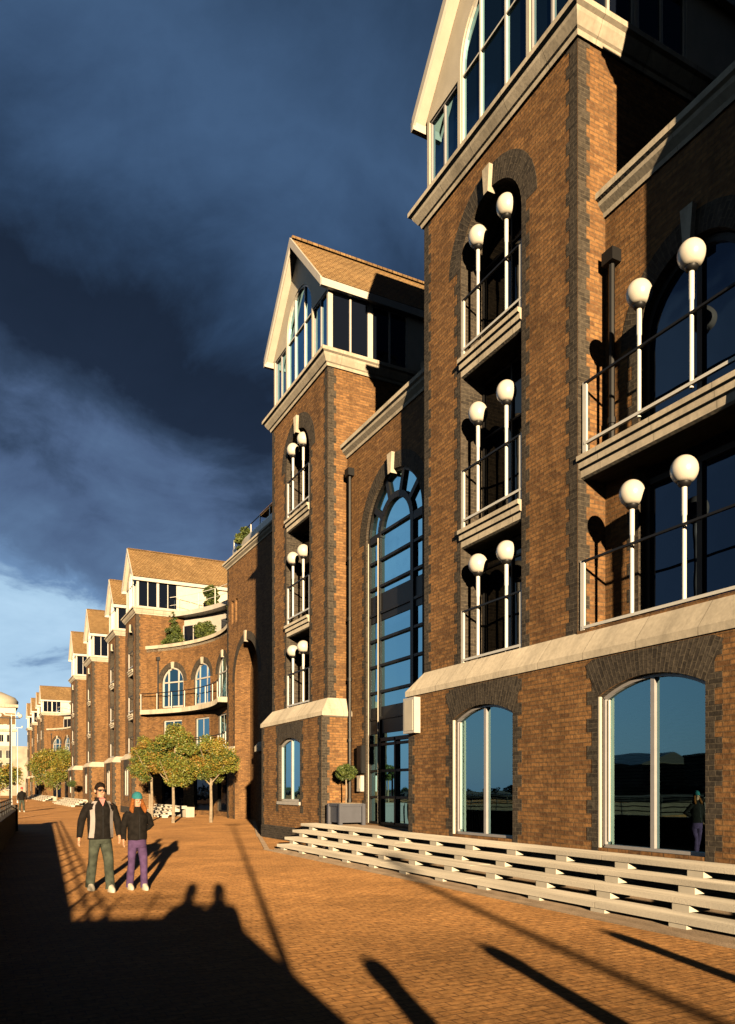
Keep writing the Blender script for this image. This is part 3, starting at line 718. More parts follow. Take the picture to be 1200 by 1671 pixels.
def far_tower(y0, y1, X, label, zc=13.6, ze=16.1, zp=18.4, D=7, sw=2, xr=11.6, bay_to=None, zb=(3.75, 4.2)):
    t = empty('brick_building', (X+2, (y0+y1)/2, 0), label, 'building', 'gabled brick blocks along the quay')
    cy = (y0+y1)/2
    tower(t, X, y0, y1, xr, 12, [6.9, 10.0], 11.9, zc, ze, zp, gwin=[(cy, .8, 1.2, 3.0, .2)], hw=.9, D=D, far=True, side_win=sw, zb0=zb[0], zb1=zb[1])
    window(t, front(X-.3), cy, .79, 1.2, 3.0, .2, .1, vs=(0,), n=10)
    if bay_to is not None:       # recessed bay on the near side
        a, b = bay_to, y0; Fm = front(xr); w = MB(); c_ = (a+b)/2; hw = min(1.3, (b-a)*.3)
        wall(w, Fm, rect(a, b, -.05, 11.7), [arch(c_, hw, 4.4, 8.8, hw, 12), rect(c_-hw, c_+hw, .5, 3.2)], 0, .2, 1); ring(w, Fm, c_, hw, 8.8, hw, .4)
        w.build('bay_wall', ['brick', 'dark'], t)
        window(t, Fm, c_, hw-.01, 4.4, 8.8, hw-.01, .15, vs=(-hw*.4, hw*.4), hs=(5.5, 6.6, 7.7, 8.8), gmat='glass_low', n=12)
        window(t, Fm, c_, hw-.01, .5, 3.2, 0, .15, vs=(0,), gmat='glass')
        s = MB(); mould(s, [(xr, b), (xr, a)], [(o, 11.6+z) for o, z in BC]); s.box(xr+.01, xr+5, a, b-.01, 11.9, 11.98); s.build('bay_cornice', 'stone', t)
    return t
def complex_(dy, tags):
    C = empty('brick_building', (15, 36+dy, 0), tags[0], 'building', 'flat brick wings with a tall archway')
    wing(C, 13.0, 26.0+dy, 43.0+dy, 39.6+dy)
    D_ = empty('brick_building', (13, 48+dy, 0), tags[1], 'building', 'curved brick crescents')
    mp, T = crescent(D_, (13.2, 43.0+dy), (10.5, 53.5+dy), 1.4)
    far_tower(53.5+dy, 57.6+dy, 9.8, tags[2], D=11, sw=2, xr=10.5)
    far_tower(61.8+dy, 65.6+dy, 9.8, tags[3], zp=18.2, ze=16.0, bay_to=57.7+dy)
    far_tower(75.3+dy, 79.5+dy, 9.8, tags[4], zp=18.7, ze=16.2, bay_to=65.7+dy, xr=12)
    far_tower(88.6+dy, 92.8+dy, 9.8, tags[5], zp=19.0, ze=16.4, bay_to=79.6+dy, xr=11.6)
    return mp, T
mp, T = complex_(0, ['brick wing in half shadow with a tall blind archway behind the second tower',
    'curved brick crescent with arched windows and a long white balcony behind the trees',
    'gabled tower with long tiled roof and white penthouse left of the brick crescent',
    'narrow gabled tower just left of the long tiled roof',
    'gabled brick tower with dark stained roof, second from the left of the middle row',
    'leftmost gabled brick tower of the middle row, above the low white steps'])
complex_(80.5, ['distant brick wing almost hidden behind the middle row of towers',
    'distant brick crescent behind the round tree at far left',
    'distant gabled block with white top floor over the round tree',
    'distant gabled tower just left of the block over the round tree',
    'second most distant gabled tower of the far row',
    'most distant gabled tower, nearest to the domed building'])
for u, h, r, lb, sd, z, d_, rd in ((T-1.6, 2.5, 1.0, 'tall pointed green shrub at the left end of the crescent terrace', 5, 11.42, -.75, False), (T-4.6, 1.3, .8, 'low rounded shrub in the middle of the crescent terrace', 6, 11.42, -.7, True),
                    (2.2, 2.6, .7, 'green bush at the right end of the crescent terrace beside the brick wing', 8, 11.42, -.7, True), (T-3.8, 1.6, .7, 'loose yellow green bush on the upper white terrace', 9, 13.9, -1.9, True)):
    q = mp(u, z, d_); conifer(q[0], q[1], z, h, r, lb, sd, rd)
conifer(13.45, 41.2, 14.7, 1.6, .6, 'small green bush on top of the brick wing at its left corner', 11, True)
# trees
tree(8.76, 38.1, 'round olive and gold tree with pale trunk, middle one of the three before the crescent', 5.1, 1.6, 1.52, 30000, 21, .058)
tree(10.6, 37.9, 'round golden tree before the crescent, right of the three and nearest the brick wing', 4.6, 1.6, 1.4, 21000, 22, .058)
tree(9.2, 46.0, 'smaller olive tree, left of the three before the crescent', 5.1, 1.9, 1.45, 19000, 23, .058)
tree(9.3, 104, 'yellow green round tree at far left before the distant blocks', 7.4, 1.6, 3.6, 22000, 24, .11)
tree(8.3, 41.0, 'low olive tree crown showing behind the middle tree', 4.7, 1.7, 1.2, 12000, 25, .058)

# =================================================================== STEPS, TERRACE
st = empty('terrace_steps', (8, 12, 0), 'long flight of four pale concrete open steps below the near block', 'steps', 'pale open steps before the blocks')
YE = -3.0; ends = [20.0, 20.4, 20.75, 21.05]
for i in range(4):
    z = .17*(i+1); x0 = 7.45+.38*i; rnd = random.Random(i)
    m = MB(); y = ends[i]; k = 0
    while y > YE:
        yn = max(YE, y-3.05); dz = rnd.uniform(-.004, .004)
        m.box(x0, x0+(.44 if i < 3 else .52), yn+.006, y-.006, z-.075+dz, z+dz); y = yn
    m.build('tread', 'concrete', st)
    y = ends[i]-.35-.12*i
    while y > 3.0:
        s = MB(); s.box(x0+.025, x0+.40, y-.13, y+.13, z-.17 if i else -.02, z-.079); s.build('support', 'cream', st); y -= 1.32
b = MB(); b.box(8.93, 9.02, YE, 20.6, 0, .58); b.box(7.40, 7.62, YE, 20.1, -.05, .035); b.build('base', 'terrace', st)
tp = MB(); tp.box(9.02, 10.4, YE, 20.68, .3, .665); o = tp.build('terrace', 'terrace'); tag(o, kind='structure')
def small_steps(x, y0, y1, lb, n=4, dx=.35):
    t = empty('terrace_steps', (x, (y0+y1)/2, 0), lb, 'steps', 'pale open steps before the blocks')
    for i in range(n):
        z = .17*(i+1); m = MB(); m.box(x+dx*i, x+dx*i+.4, y0, y1, z-.07, z); m.build('tread', 'concrete', t)
        y = y0+.2
        while y < y1:
            s = MB(); s.box(x+dx*i+.03, x+dx*i+.36, y-.12, y+.12, z-.17, z-.072); s.build('support', 'cream', t); y += max(1.3, (y1-y0)/9)
    b = MB(); b.box(x+dx*n, x+dx*n+.5, y0, y1, 0, .6); b.build('base', 'stone', t)
small_steps(9.75, 45.2, 52.5, 'white open steps at the foot of the crescent behind the trees')
small_steps(8.0, 76, 95, 'pale steps at the foot of the leftmost tower of the middle row')
small_steps(8.2, 112, 150, 'distant white steps by the round tree at far left')

# planter with topiary
px, py = 9.5, 19.85
pl = MB(); pl.box(px-.34, px+.34, py-.36, py+.36, .74, 1.24); pl.box(px-.38, px+.38, py-.40, py+.40, 1.2, 1.28)
for sx in (-1, 1):
    for sy in (-1, 1): pl.box(px+sx*.36-.05, px+sx*.36+.05, py+sy*.38-.05, py+sy*.38+.05, .665, 1.27)
po = pl.build('planter', 'planter'); tag(po, 'square slate blue planter box by the entrance steps', 'planter')
so = MB(); so.box(px-.33, px+.33, py-.35, py+.35, 1.281, 1.29); so.build('soil', 'trunk', po)
tt = empty('topiary_tree', (px, py, 1.28), 'clipped green ball tree on a thin stem in the slate planter', 'topiary')
b = MB(); b.tube([(px, py, 1.25), (px+.015, py, 1.6), (px, py, 2.0)], [.025, .022, .02], 7); b.build('trunk', 'trunk', tt)
cl = []; rnd = random.Random(4)
for k in range(60):
    v = Vector((rnd.gauss(0, 1), rnd.gauss(0, 1), rnd.gauss(0, 1))).normalized(); cl.append((px+v.x*.25, py+v.y*.25, 2.17+v.z*.18, .09))
leaf_cloud('crown', ['ever0', 'ever1', 'ever2'], tt, cl, 5000, .03, 4)
tt2 = empty('topiary_tree', (9.6, 84.5, 0), 'small clipped ball tree beside the middle row of towers', 'topiary')
b = MB(); b.tube([(9.0, 84.5, 0), (9.0, 84.5, 1.9)], .03, 6); b.build('trunk', 'trunk', tt2)
leaf_cloud('crown', ['ever0', 'ever1', 'ever2'], tt2, [(9.0, 84.5, 2.2, .5)], 800, .07, 5)

# =================================================================== GROUND, QUAY, WATER
def quay_x(y): return -1.2+.075*y
g = MB(); QE = 34.0
ys = [-60, -20, 0, 17, QE]
vs = []; fs = []
for y in ys: vs += [(quay_x(y), y, 0), (400, y, 0)]
for i in range(len(ys)-1): fs.append((2*i, 2*i+1, 2*i+3, 2*i+2))
k0 = len(vs); vs += [(-60, QE, 0), (quay_x(QE), QE, 0), (400, QE, 0), (400, 700, 0), (-60, 700, 0)]; fs.append((k0, k0+1, k0+2, k0+3, k0+4))
g.add(vs, fs)
for i in range(len(ys)-1): g.add([vs[2*i], vs[2*i+2], (vs[2*i+2][0], vs[2*i+2][1], -3), (vs[2*i][0], vs[2*i][1], -3)], [(0,1,2,3)])
g.add([vs[k0], vs[k0+1], (vs[k0+1][0], QE, -3), (-60, QE, -3)], [(0,1,2,3)])
o = g.build('promenade', 'paving'); tag(o, kind='structure')
kb = MB()
for a in range(3): kb.bar((7.25-.0*a, YE, .004), (7.25, 20.3, .004), .16, .03); break
kb.bar((7.3, 20.4, .006), (9.0, 25.9, .006), .14, .024)
kb.bar((9.0, 26.0, .006), (12.9, 38.0, .006), .14, .024)
o = kb.build('kerb', 'terrace'); tag(o, kind='structure')
w = MB(); w.add([(-700, -500, -1.6), (30, -500, -1.6), (30, 900, -1.6), (-700, 900, -1.6)], [(0,1,2,3)]); o = w.build('water', 'water'); tag(o, kind='structure')
# quay wall and its railing
qw = MB(); pts = [(quay_x(-8), -8), (quay_x(QE), QE), (-40, QE+1.0)]
for (xa, ya), (xb, yb) in zip(pts[:-1], pts[1:]): qw.bar((xa, ya, .14), (xb, yb, .14), .30, 1.28)
qw.box(quay_x(QE)-.22, quay_x(QE)+.22, QE-.22, QE+.22, -.4, 1.05)
q = qw.build('quay_wall', ['dark']); tag(q, 'low dark brick quay wall along the water at the left edge', 'wall')
cp = MB()
for (xa, ya), (xb, yb) in zip(pts[:-1], pts[1:]): cp.bar((xa, ya, .82), (xb, yb, .82), .38, .07)
cp.build('coping', 'dark', q)
QR = empty('quay_railing', (0, 0, 0), 'black metal railing of posts and three rails on the quay wall', 'railing')
y = -7.5
while y < QE:
    m = MB(); m.tube([(quay_x(y), y, .85), (quay_x(y), y, 1.29)], .025, 6); m.build('post', 'dk_metal', QR, True); y += 1.5
x = quay_x(QE)-1.5
while x > -30:
    m = MB(); m.tube([(x, QE+.03, .85), (x, QE+.03, 1.29)], .025, 6); m.build('post', 'dk_metal', QR, True); x -= 1.5
for h in (.99, 1.14, 1.29):
    m = MB(); m.tube([(quay_x(-8), -8, h), (quay_x(QE), QE, h), (-40, QE+1.0, h)], .022, 6); m.build('rail', 'dk_metal', QR, True)
# quay lamp posts
def lamp_post(x, y, h, label, mat='dk_metal', arm=.5):
    t = empty('lamp_post', (x, y, 0), label, 'lamp post', 'slim lamp posts along the quay')
    p = MB(); p.tube([(x, y, 0), (x, y, .8), (x, y, .82), (x, y, h)], [.09, .085, .06, .04], 10); p.build('pole', mat, t, True)
    hd = MB(); hd.bar((x-arm, y, h-.05), (x+arm, y, h-.05), .05, .05); hd.build('arm', mat, t)
    for s in (-1, 1):
        l = MB(); l.sphere((x+s*arm, y, h+.08), .11, 14, 10); l.build('globe', 'globe', t, True)
    return t
lamp_post(-.62, -4.4, 5.4, 'slim lamp post behind the camera whose thin shadow crosses the paving', arm=.2)
lamp_post(1.75, 46, 5.6, 'nearest slim dark lamp post by the quay wall at the left edge')
lamp_post(2.6, 66, 7.5, 'second slim lamp post along the quay, white and taller', 'wht_metal')
lamp_post(4.6, 100, 9, 'farthest slim white lamp post on the quay near the domed building', 'wht_metal')
# bollards whose shadows point up the promenade
fp = empty('shadow_pole', (-2.1, -20, 0), 'unseen pole on the quay well behind the camera, added for its soft shadow', 'shadow_pole'); m = MB(); m.tube([(-2.1, -20, 0), (-2.1, -20, 4.9)], [.11, .09], 10); m.build('pole', 'wht_metal', fp, True); m = MB(); m.sphere((-2.1, -20, 4.95), .12, 10, 8); m.build('finial', 'wht_metal', fp, True)  # unseen pole added in place of a boat mast to cast a faint shadow
bo = None
for i, x in enumerate((1.10, 2.52, 4.30)):
    lb = ['round black bollard behind the camera, leftmost of its row', 'round black bollard behind the camera, middle of its row', 'round black bollard behind the camera, rightmost of its row'][i]
    y = -1.45
    if bo is None:
        bo = empty('bollard', (x, y, 0), lb, 'bollard', 'black bollards across the promenade'); m = MB()
        m.tube([(x, y, 0), (x, y, .12), (x, y, .14), (x, y, 1.0), (x, y, 1.02), (x, y, 1.10)], [.14, .14, .11, .10, .12, .115], 14); m.build('post', 'dk_metal', bo, True)
        c = MB(); c.sphere((x, y, 1.10), .11, 14, 8, .6); c.build('cap', 'dk_metal', bo, True)
    else:
        c = copy_tree(bo); c.location = (x, y, 0); c['label'] = lb
# unseen wall behind the camera, shaped to cast the sloping foreground shadow
pr = [(-2.4, 1.60), (-.12, 1.50), (.76, .77), (1.66, .05), (1.66, -.05), (-2.4, -.05)]
m = MB(); n = len(pr)
m.add([(x, -.95, z) for x, z in pr]+[(x, -.70, z) for x, z in pr], [tuple(range(n)), tuple(range(n, 2*n))[::-1]]+[(i, (i+1) % n, n+(i+1) % n, n+i) for i in range(n)])
o = m.build('shadow_wall', 'dark'); tag(o, 'unseen wall with sloping end behind the camera, shaped to cast the foreground shadow', 'wall')
m = MB()
for h in (.14, .27): m.bar((-2.4, -.82, 1.60+h), (-.12, -.82, 1.50+h), .03, .03)
for k in range(5): x = -2.35+k*.55; m.bar((x, -.82, 1.5), (x, -.82, 1.62+.27), .03, .03)
m.build('railing', 'dk_metal', o)

# =================================================================== PEOPLE
def skin_body(root, V, E, mat='skin'):
    names = list(V); me = bpy.data.meshes.new('body')
    me.from_pydata([V[k][:3] for k in names], [(names.index(a), names.index(b)) for a, b in E], [])
    o = bpy.data.objects.new('body', me); COL.objects.link(o); o.parent = root; me.materials.append(M[mat])
    md = o.modifiers.new('skin', 'SKIN'); md.use_smooth_shade = True
    for i, k in enumerate(names):
        sv = me.skin_vertices[0].data[i]; sv.radius = (V[k][3], V[k][4] if len(V[k]) > 4 else V[k][3]); sv.use_root = (k == 'pelvis')
    s = o.modifiers.new('sub', 'SUBSURF'); s.levels = s.render_levels = 2
    return o
def wrinkle(mb, amp, f, sd):
    mb.v = [tuple(Vector(v)+noise.noise_vector((v[0]*f+sd, v[1]*f, v[2]*f*1.6))*amp) for v in mb.v]
def person(x, y, rz, label, h=1.78, female=False, jacket='jacket_black', panel=None, legs='jeans', head='hair', headmat='hair_dark', hairmat=None, arms=None, stride=.16, shades=False, group=None, shirt=None, name='person', feetz=0.0):
    """figure faces -Y in its own frame; arms: dict of elbow/hand positions for 'l' (+x) and 'r' (-x)"""
    t = empty(name, (0, 0, 0), label, 'person', group)
    k = h/1.78; f = .90 if female else 1.0; s = 1.0
    sh = .185*f; hip = .095
    LF = (hip+.01, -stride, 0); RF = (-hip-.01, stride, 0)
    A_ = arms or {'l': ((.27, .02, 1.15), (.29, -.08, .88)), 'r': ((-.27, .02, 1.15), (-.29, -.06, .88))}
    V = {'pelvis': (0, 0, .95, .10, .08), 'waist': (0, 0, 1.10, .125, .09), 'chest': (0, 0, 1.30, .14*f, .10), 'neckb': (0, .01, 1.46, .065), 'neck': (0, 0, 1.52, .055),
         'jaw': (0, -.015, 1.58, .062, .07), 'headm': (0, -.005, 1.67, .074, .09), 'headt': (0, .01, 1.735, .06, .07), 'nose': (0, -.105, 1.635, .013)}
    E = [('pelvis', 'waist'), ('waist', 'chest'), ('chest', 'neckb'), ('neckb', 'neck'), ('neck', 'jaw'), ('jaw', 'headm'), ('headm', 'headt'), ('headm', 'nose')]
    for sd, sg, (el, ha), ft in (('l', 1, A_['l'], LF), ('r', -1, A_['r'], RF)):
        V['sh'+sd] = (sg*sh, .01, 1.42, .055); V['el'+sd] = (*el, .042); V['wr'+sd] = (*ha, .028)
        d = (Vector(ha)-Vector(el)).normalized(); hc = Vector(ha)+d*.06; V['pa'+sd] = (*hc, .034, .02)
        E += [('chest', 'sh'+sd), ('sh'+sd, 'el'+sd), ('el'+sd, 'wr'+sd), ('wr'+sd, 'pa'+sd)]
        ac = Vector((0, 1, 0)); fw = d.cross(ac).normalized()
        for q in range(4):
            b0 = hc+d*.035+ac*((q-1.5)*.019); b1 = b0+d*(.032+.004*(1.5-abs(q-1.5)))-fw*sg*.006; b2 = b1+d*.024-fw*sg*.016
            V['f%d%s' % (q, sd)] = (*b1, .0085); V['g%d%s' % (q, sd)] = (*b2, .0075); E += [('pa'+sd, 'f%d%s' % (q, sd)), ('f%d%s' % (q, sd), 'g%d%s' % (q, sd))]
        th = hc-ac*.04+d*.01; V['t'+sd] = (*th, .010); V['u'+sd] = (*(th-ac*.006+d*.028), .0085); E += [('pa'+sd, 't'+sd), ('t'+sd, 'u'+sd)]
        kn = (sg*(hip+.005), ft[1]*.5-.03, .50); an = (ft[0], ft[1]+.02, .09)
        V['hp'+sd] = (sg*hip*.9, 0.01, .86, .055); V['kn'+sd] = (*kn, .045); V['an'+sd] = (*an, .032); E += [('pelvis', 'hp'+sd), ('hp'+sd, 'kn'+sd), ('kn'+sd, 'an'+sd)]
    skin_body(t, V, E)
    # jacket: torso and sleeves in one mesh
    j = MB(); w = .205*f
    hem = .86 if not female else .93
    j.loft([(0, 0, hem, .20*f, .145), (0, 0, hem+.05, .205*f, .15), (0, 0, 1.08, .19*f if female else .205, .14), (0, 0, 1.25, .215*f, .15), (0, 0, 1.36, .222*f, .14), (0, .01, 1.44, .185*f, .115), (0, .015, 1.485, .11, .09), (0, .01, 1.52, .085, .085), (0, .012, 1.545, .088, .09)], 20, 0)
    for sd, sg, (el, ha) in (('l', 1, A_['l']), ('r', -1, A_['r'])):
        el = Vector(el); ha = Vector(ha); s0 = Vector((sg*(sh-.02), .01, 1.41))
        j.tube([s0, s0+Vector((sg*.05, 0, -.045)), (s0+el)/2+Vector((sg*.02, 0, 0)), el, (el+ha)/2, ha, ha+(ha-el).normalized()*.01], [.070, .070, .064, .060, .056, .050, .046], 12, 0)
    wrinkle(j, .016, 8, 3); j.build('jacket', [jacket], t, True)
    if panel:
        for sg in (-1, 1):       # pale panels down the front
            p = MB()
            pts = [(.075, 1.485), (.115, 1.42), (.128, 1.34), (.122, 1.2), (.125, 1.05), (.135, .95), (.14, .885)]
            for i in range(len(pts)-1):
                (xa, za), (xb, zb) = pts[i], pts[i+1]
                def fy(xx, zz): ry = .150 if zz < 1.4 else (.125 if zz < 1.45 else .10); rx = .215 if zz < 1.4 else .18; return -ry*math.sqrt(max(.05, 1-(xx/rx)**2))-.006
                wd = .062
                p.add([(sg*xa, fy(xa, za), za), (sg*(xa+wd), fy(xa+wd, za)+.006, za), (sg*(xb+wd), fy(xb+wd, zb)+.006, zb), (sg*xb, fy(xb, zb), zb),
                       (sg*xa, fy(xa, za)+.02, za), (sg*(xa+wd), fy(xa+wd, za)+.026, za), (sg*(xb+wd), fy(xb+wd, zb)+.026, zb), (sg*xb, fy(xb, zb)+.02, zb)], [(0,1,2,3),(0,3,7,4),(1,5,6,2)])
            p.build('jacket_panel', panel, t, False)
    z = MB(); z.bar((0, -.152, hem+.02), (0, -.142, 1.36), .012, .006, (0, 1, 0)); z.bar((0, -.142, 1.36), (0, -.10, 1.47), .012, .006, (0, 1, 0)); z.build('zip', 'dk_metal', t)
    if shirt:
        c = MB(); c.add([(-.055, -.098, 1.525), (.055, -.098, 1.525), (.0, -.142, 1.40)], [(0,1,2)]); c.add([(-.05, -.09, 1.53), (.05, -.09, 1.53), (0, -.06, 1.56)], [(0,1,2)]); c.build('shirt', shirt, t)
    # trousers
    q = MB()
    q.loft([(0, 0, .78, .165, .125), (0, 0, .86, .175, .135), (0, 0, .96, .17, .13), (0, 0, 1.02, .16, .12)], 18)
    for sg, ft in ((1, LF), (-1, RF)):
        lw = .9 if female else 1.0
        q.tube([(sg*hip*.8, 0, .90), (sg*hip*.95, 0, .78), (sg*(hip+.005), ft[1]*.3-.015, .62), (sg*(hip+.005), ft[1]*.5-.03, .49), (sg*(hip+.008), ft[1]*.75-.0, .30), (ft[0], ft[1]+.015, .10), (ft[0], ft[1]+.01, .045)],
               [.10*lw, .098*lw, .088*lw, .075*lw, .074*lw, .076*lw, .08*lw], 14)
    wrinkle(q, .014, 9, 5); q.build('trousers', legs, t, True)
    for sg, ft in ((1, LF), (-1, RF)):
        sh_ = MB(); yy = ft[1]
        sh_.loft([(ft[0], yy-.05, .0, .05, .135), (ft[0], yy-.05, .03, .053, .14), (ft[0], yy-.045, .06, .05, .125), (ft[0], yy-.01, .10, .045, .07), (ft[0], yy+.01, .13, .04, .045)], 16); sh_.build('shoe', 'shoe', t, True)
    # head details
    e = MB()
    for sg in (-1, 1): e.sphere((sg*.032, -.088, 1.665), .011, 8, 6)
    if not shades: e.build('eyes', 'hair_dark', t, True)
    mo = MB(); mo.bar((-.025, -.088, 1.597), (.025, -.088, 1.597), .012, .008); mo.build('mouth', 'pink', t)
    er = MB()
    for sg in (-1, 1): er.sphere((sg*.082, .01, 1.65), .022, 8, 6, 1.4)
    er.build('ears', 'skin', t, True)
    if shades:
        g = MB()
        for sg in (-1, 1): g.loft([(sg*.034, -.098, 1.645, .026, .012), (sg*.034, -.1, 1.665, .03, .014), (sg*.034, -.098, 1.682, .027, .012)], 10); g.bar((sg*.06, -.09, 1.675), (sg*.084, .0, 1.672), .006, .01)
        g.bar((-.03, -.104, 1.675), (.03, -.104, 1.675), .008, .008); g.build('sunglasses', 'dk_metal', t)
    if head == 'hair':
        hh = MB(); hh.loft([(0, .05, 1.60, .070, .06), (0, .042, 1.66, .083, .070), (0, .032, 1.71, .086, .082), (0, .012, 1.735, .080, .092), (0, .004, 1.765, .066, .082), (0, .008, 1.79, .04, .05), (0, .01, 1.80, .012, .015)], 16); hh.build('hair', headmat, t, True)
    else:
        hh = MB(); hh.loft([(0, .005, 1.69, .092, .108), (0, .005, 1.715, .098, .114), (0, .005, 1.735, .094, .11), (0, .008, 1.775, .084, .095), (0, .01, 1.81, .055, .06), (0, .01, 1.825, .02, .02)], 18); hh.build('hat', headmat, t, True)
        if hairmat:
            lh = MB()
            for sg in (-1, 1): lh.tube([(sg*.07, .0, 1.70), (sg*.088, -.01, 1.62), (sg*.108, -.035, 1.54), (sg*.125, -.07, 1.48), (sg*.115, -.11, 1.435)], [.03, .038, .046, .042, .014], 10)
            lh.loft([(0, .07, 1.40, .08, .035), (0, .06, 1.5, .10, .05), (0, .045, 1.62, .09, .06), (0, .03, 1.70, .085, .07)], 14); lh.build('hair', hairmat, t, True)
    t.location = (x, y, feetz); t.rotation_euler = (0, 0, rz); t.scale = (k, k, k)
    return t
person(1.87, 13.38, R(9), 'man walking in a black jacket with pale grey panels, grey green jeans and sunglasses', 1.79, panel='jacket_grey', shades=True, shirt='pink', stride=.2,
       arms={'l': ((.29, .03, 1.16), (.29, -.06, .92)), 'r': ((-.30, .04, 1.16), (-.34, .0, .90))})
person(2.45, 13.28, R(7), 'woman walking in a teal knitted hat, black jacket and purple trousers with long auburn hair', 1.61, True, legs='purple', head='hat', headmat='teal', hairmat='hair_red', stride=.10,
       arms={'r': ((-.24, .04, 1.18), (-.27, -.05, .95)), 'l': ((.30, .10, 1.18), (.16, .02, 1.13))})
person(3.1, 61.3, R(10), 'distant person in a red hat and dark coat walking by the quay', 1.78, head='hat', headmat='red', stride=.2, legs='jeans')
person(-.10, -.30, R(195), 'photographer behind the camera casting the right of the two long head shadows', 1.90, stride=.05)
person(-.50, -.08, R(195), 'companion behind the camera casting the left of the two long head shadows', 1.90, stride=.05)

# =================================================================== FAR END AND FAR BANK
dz = 232
db = empty('domed_building', (1, dz, 0), 'cream domed building with brown openings closing the view at the far left', 'building')
w = MB(); hs = []
for zz in (4.5, 9.5, 14.5, 19.2):
    for xx in (4.6, 6.6, 8.6): hs.append(rect(xx-.6, xx+.6, zz, zz+2.0))
wall(w, side_near(dz), rect(-12, 10.2, -.1, 24), hs, 0, .3, 0); w.box(-12, 10.2, dz+.5, dz+16, 0, 24)
w.build('wall', 'cream', db)
for h in hs: window(db, side_near(dz), (h[0][0]+h[1][0])/2, .6, h[0][1], h[2][1], 0, .2, vs=(0,))
s = MB(); s.box(-13, 10.6, dz-.5, dz+.1, 12.6, 13.2); s.box(-13, 10.6, dz-.5, dz+.1, 17.4, 18.0); s.box(-13, 10.8, dz-.7, dz+16, 24, 24.8); s.build('cornice', 'stone', db)
s = MB(); s.box(-12, 10.0, dz-.25, dz-.05, 19.4, 22.4); s.build('brown_panel', 'tile', db)
s = MB(); s.loft([(4, dz+6, 24.8, 7, 7), (4, dz+6, 26.2, 7.2, 7.2), (4, dz+6, 27.2, 6.4, 6.4), (4, dz+6, 28.6, 3.2, 3.2), (4, dz+6, 29, 1.6, 1.6)], 28); s.build('dome', 'cream', db, True)
s = MB(); s.loft([(4, dz+6, 29, 1.4, 1.4), (4, dz+6, 30.2, 1.4, 1.4), (4, dz+6, 31.2, .2, .2)], 14); s.build('lantern', 'spandrel', db, True)
pv = MB(); pv.box(-8, 14.5, dz-28, dz-27, 0, 12); wall(pv, side_near(dz-28.1), rect(-6, 9.0, 0, 12), [rect(xx-.5, xx+.5, zz, zz+2) for zz in (1.5, 6, 9) for xx in (-2.5, .2, 2.8, 5.5, 7.3)], 0, .1)
o = pv.build('apartment_building', 'facade'); tag(o, 'low white apartment block before the domed building', 'building')
for zz in (1.5, 6, 9):
    for xx in (-2.5, .2, 2.8, 5.5, 7.3): window(o, side_near(dz-28.1), xx, .5, zz, zz+2, 0, .05, vs=(0,))
tree(3.2, 120, 'dark green tree at the far left edge before the white apartments', 6.0, 1.2, 3.2, 5000, 26, .18)
# far bank: terrain, treeline, warehouses (seen in the window reflections)
hb = MB(); hb.box(-420, -95, -500, 900, -3, .2); o = hb.build('far_bank', 'interior'); tag(o, kind='structure')
rnd = random.Random(12); cl = []
for k in range(420):
    y = rnd.uniform(-120, 420); cl.append((-122-rnd.random()*3, y, .8+rnd.random()*1.6*(.6+.4*math.sin(y*.05)), rnd.uniform(.8, 1.5)))
tl = leaf_cloud('treeline', ['ever2', 'ever0', 'leaf3'], None, cl, 9000, .5, 12); tag(tl, 'dark line of trees on the far bank across the water', 'trees', kind='stuff')
WH = [(2, 16, 6.5, 0, 'long low shed on the far bank nearest the camera'), (20, 19, 9.5, 0, 'tall warehouse on the far bank with a steep roof'), (38, 16, 7.5, 0, 'flat shed between the two tall warehouses on the far bank'),
      (58, 17, 11, 2, 'tallest warehouse on the far bank'), (82, 22, 7, 2, 'long warehouse on the far bank beyond the tallest one'), (110, 26, 9, 0, 'flat roofed block on the far bank'), (150, 30, 8, 3, 'farthest warehouse on the opposite bank')]
for y, l, h, rr, lb in WH:
    t = empty('warehouse', (-135, y, 0), lb, 'building', 'warehouses on the far bank')
    w = MB(); w.box(-146, -126, y-l/2, y+l/2, .2, h); w.build('wall', 'dark', t)
    r = MB()
    if rr: r.add([(-125.6, y-l/2, h), (-146, y-l/2, h), (-136, y-l/2, h+rr), (-125.6, y+l/2, h), (-146, y+l/2, h), (-136, y+l/2, h+rr)], [(0,1,2),(3,5,4),(0,2,5,3),(1,4,5,2)])
    else: r.box(-146.3, -125.7, y-l/2-.3, y+l/2+.3, h+.002, h+.5); r.box(-136, -133, y-1.5, y+1.5, h+.5, h+2.2)
    r.build('roof', 'spandrel', t)
    for k in range(int(l/3)):
        m = MB(); yy = y-l/2+1.5+k*3; m.box(-126, -125.9, yy-.6, yy+.6, 2, 4); m.build('window', 'spandrel', t)

# =================================================================== WORLD, SUN, CAMERA
wd = bpy.data.worlds.new('World'); S.world = wd; wd.use_nodes = True; nt = wd.node_tree; L = nt.links.new
bg = nt.nodes['Background']
tc = nd(nt, 'ShaderNodeTexCoord'); sep = nd(nt, 'ShaderNodeSeparateXYZ'); L(tc.outputs['Generated'], sep.inputs[0])
def math_(op, a, b=None, c=None):
    n = nd(nt, 'ShaderNodeMath', operation=op)
    for i, v in enumerate((a, b, c)):
        if v is None: continue
        if isinstance(v, (int, float)): n.inputs[i].default_value = v
        else: L(v, n.inputs[i])
    return n.outputs[0]
zc_ = math_('ADD', math_('MAXIMUM', sep.outputs[2], 0.0), .18)
cx = math_('DIVIDE', sep.outputs[0], zc_); cyy = math_('DIVIDE', sep.outputs[1], zc_)
cmb = nd(nt, 'ShaderNodeCombineXYZ'); L(cx, cmb.inputs[0]); L(cyy, cmb.inputs[1])
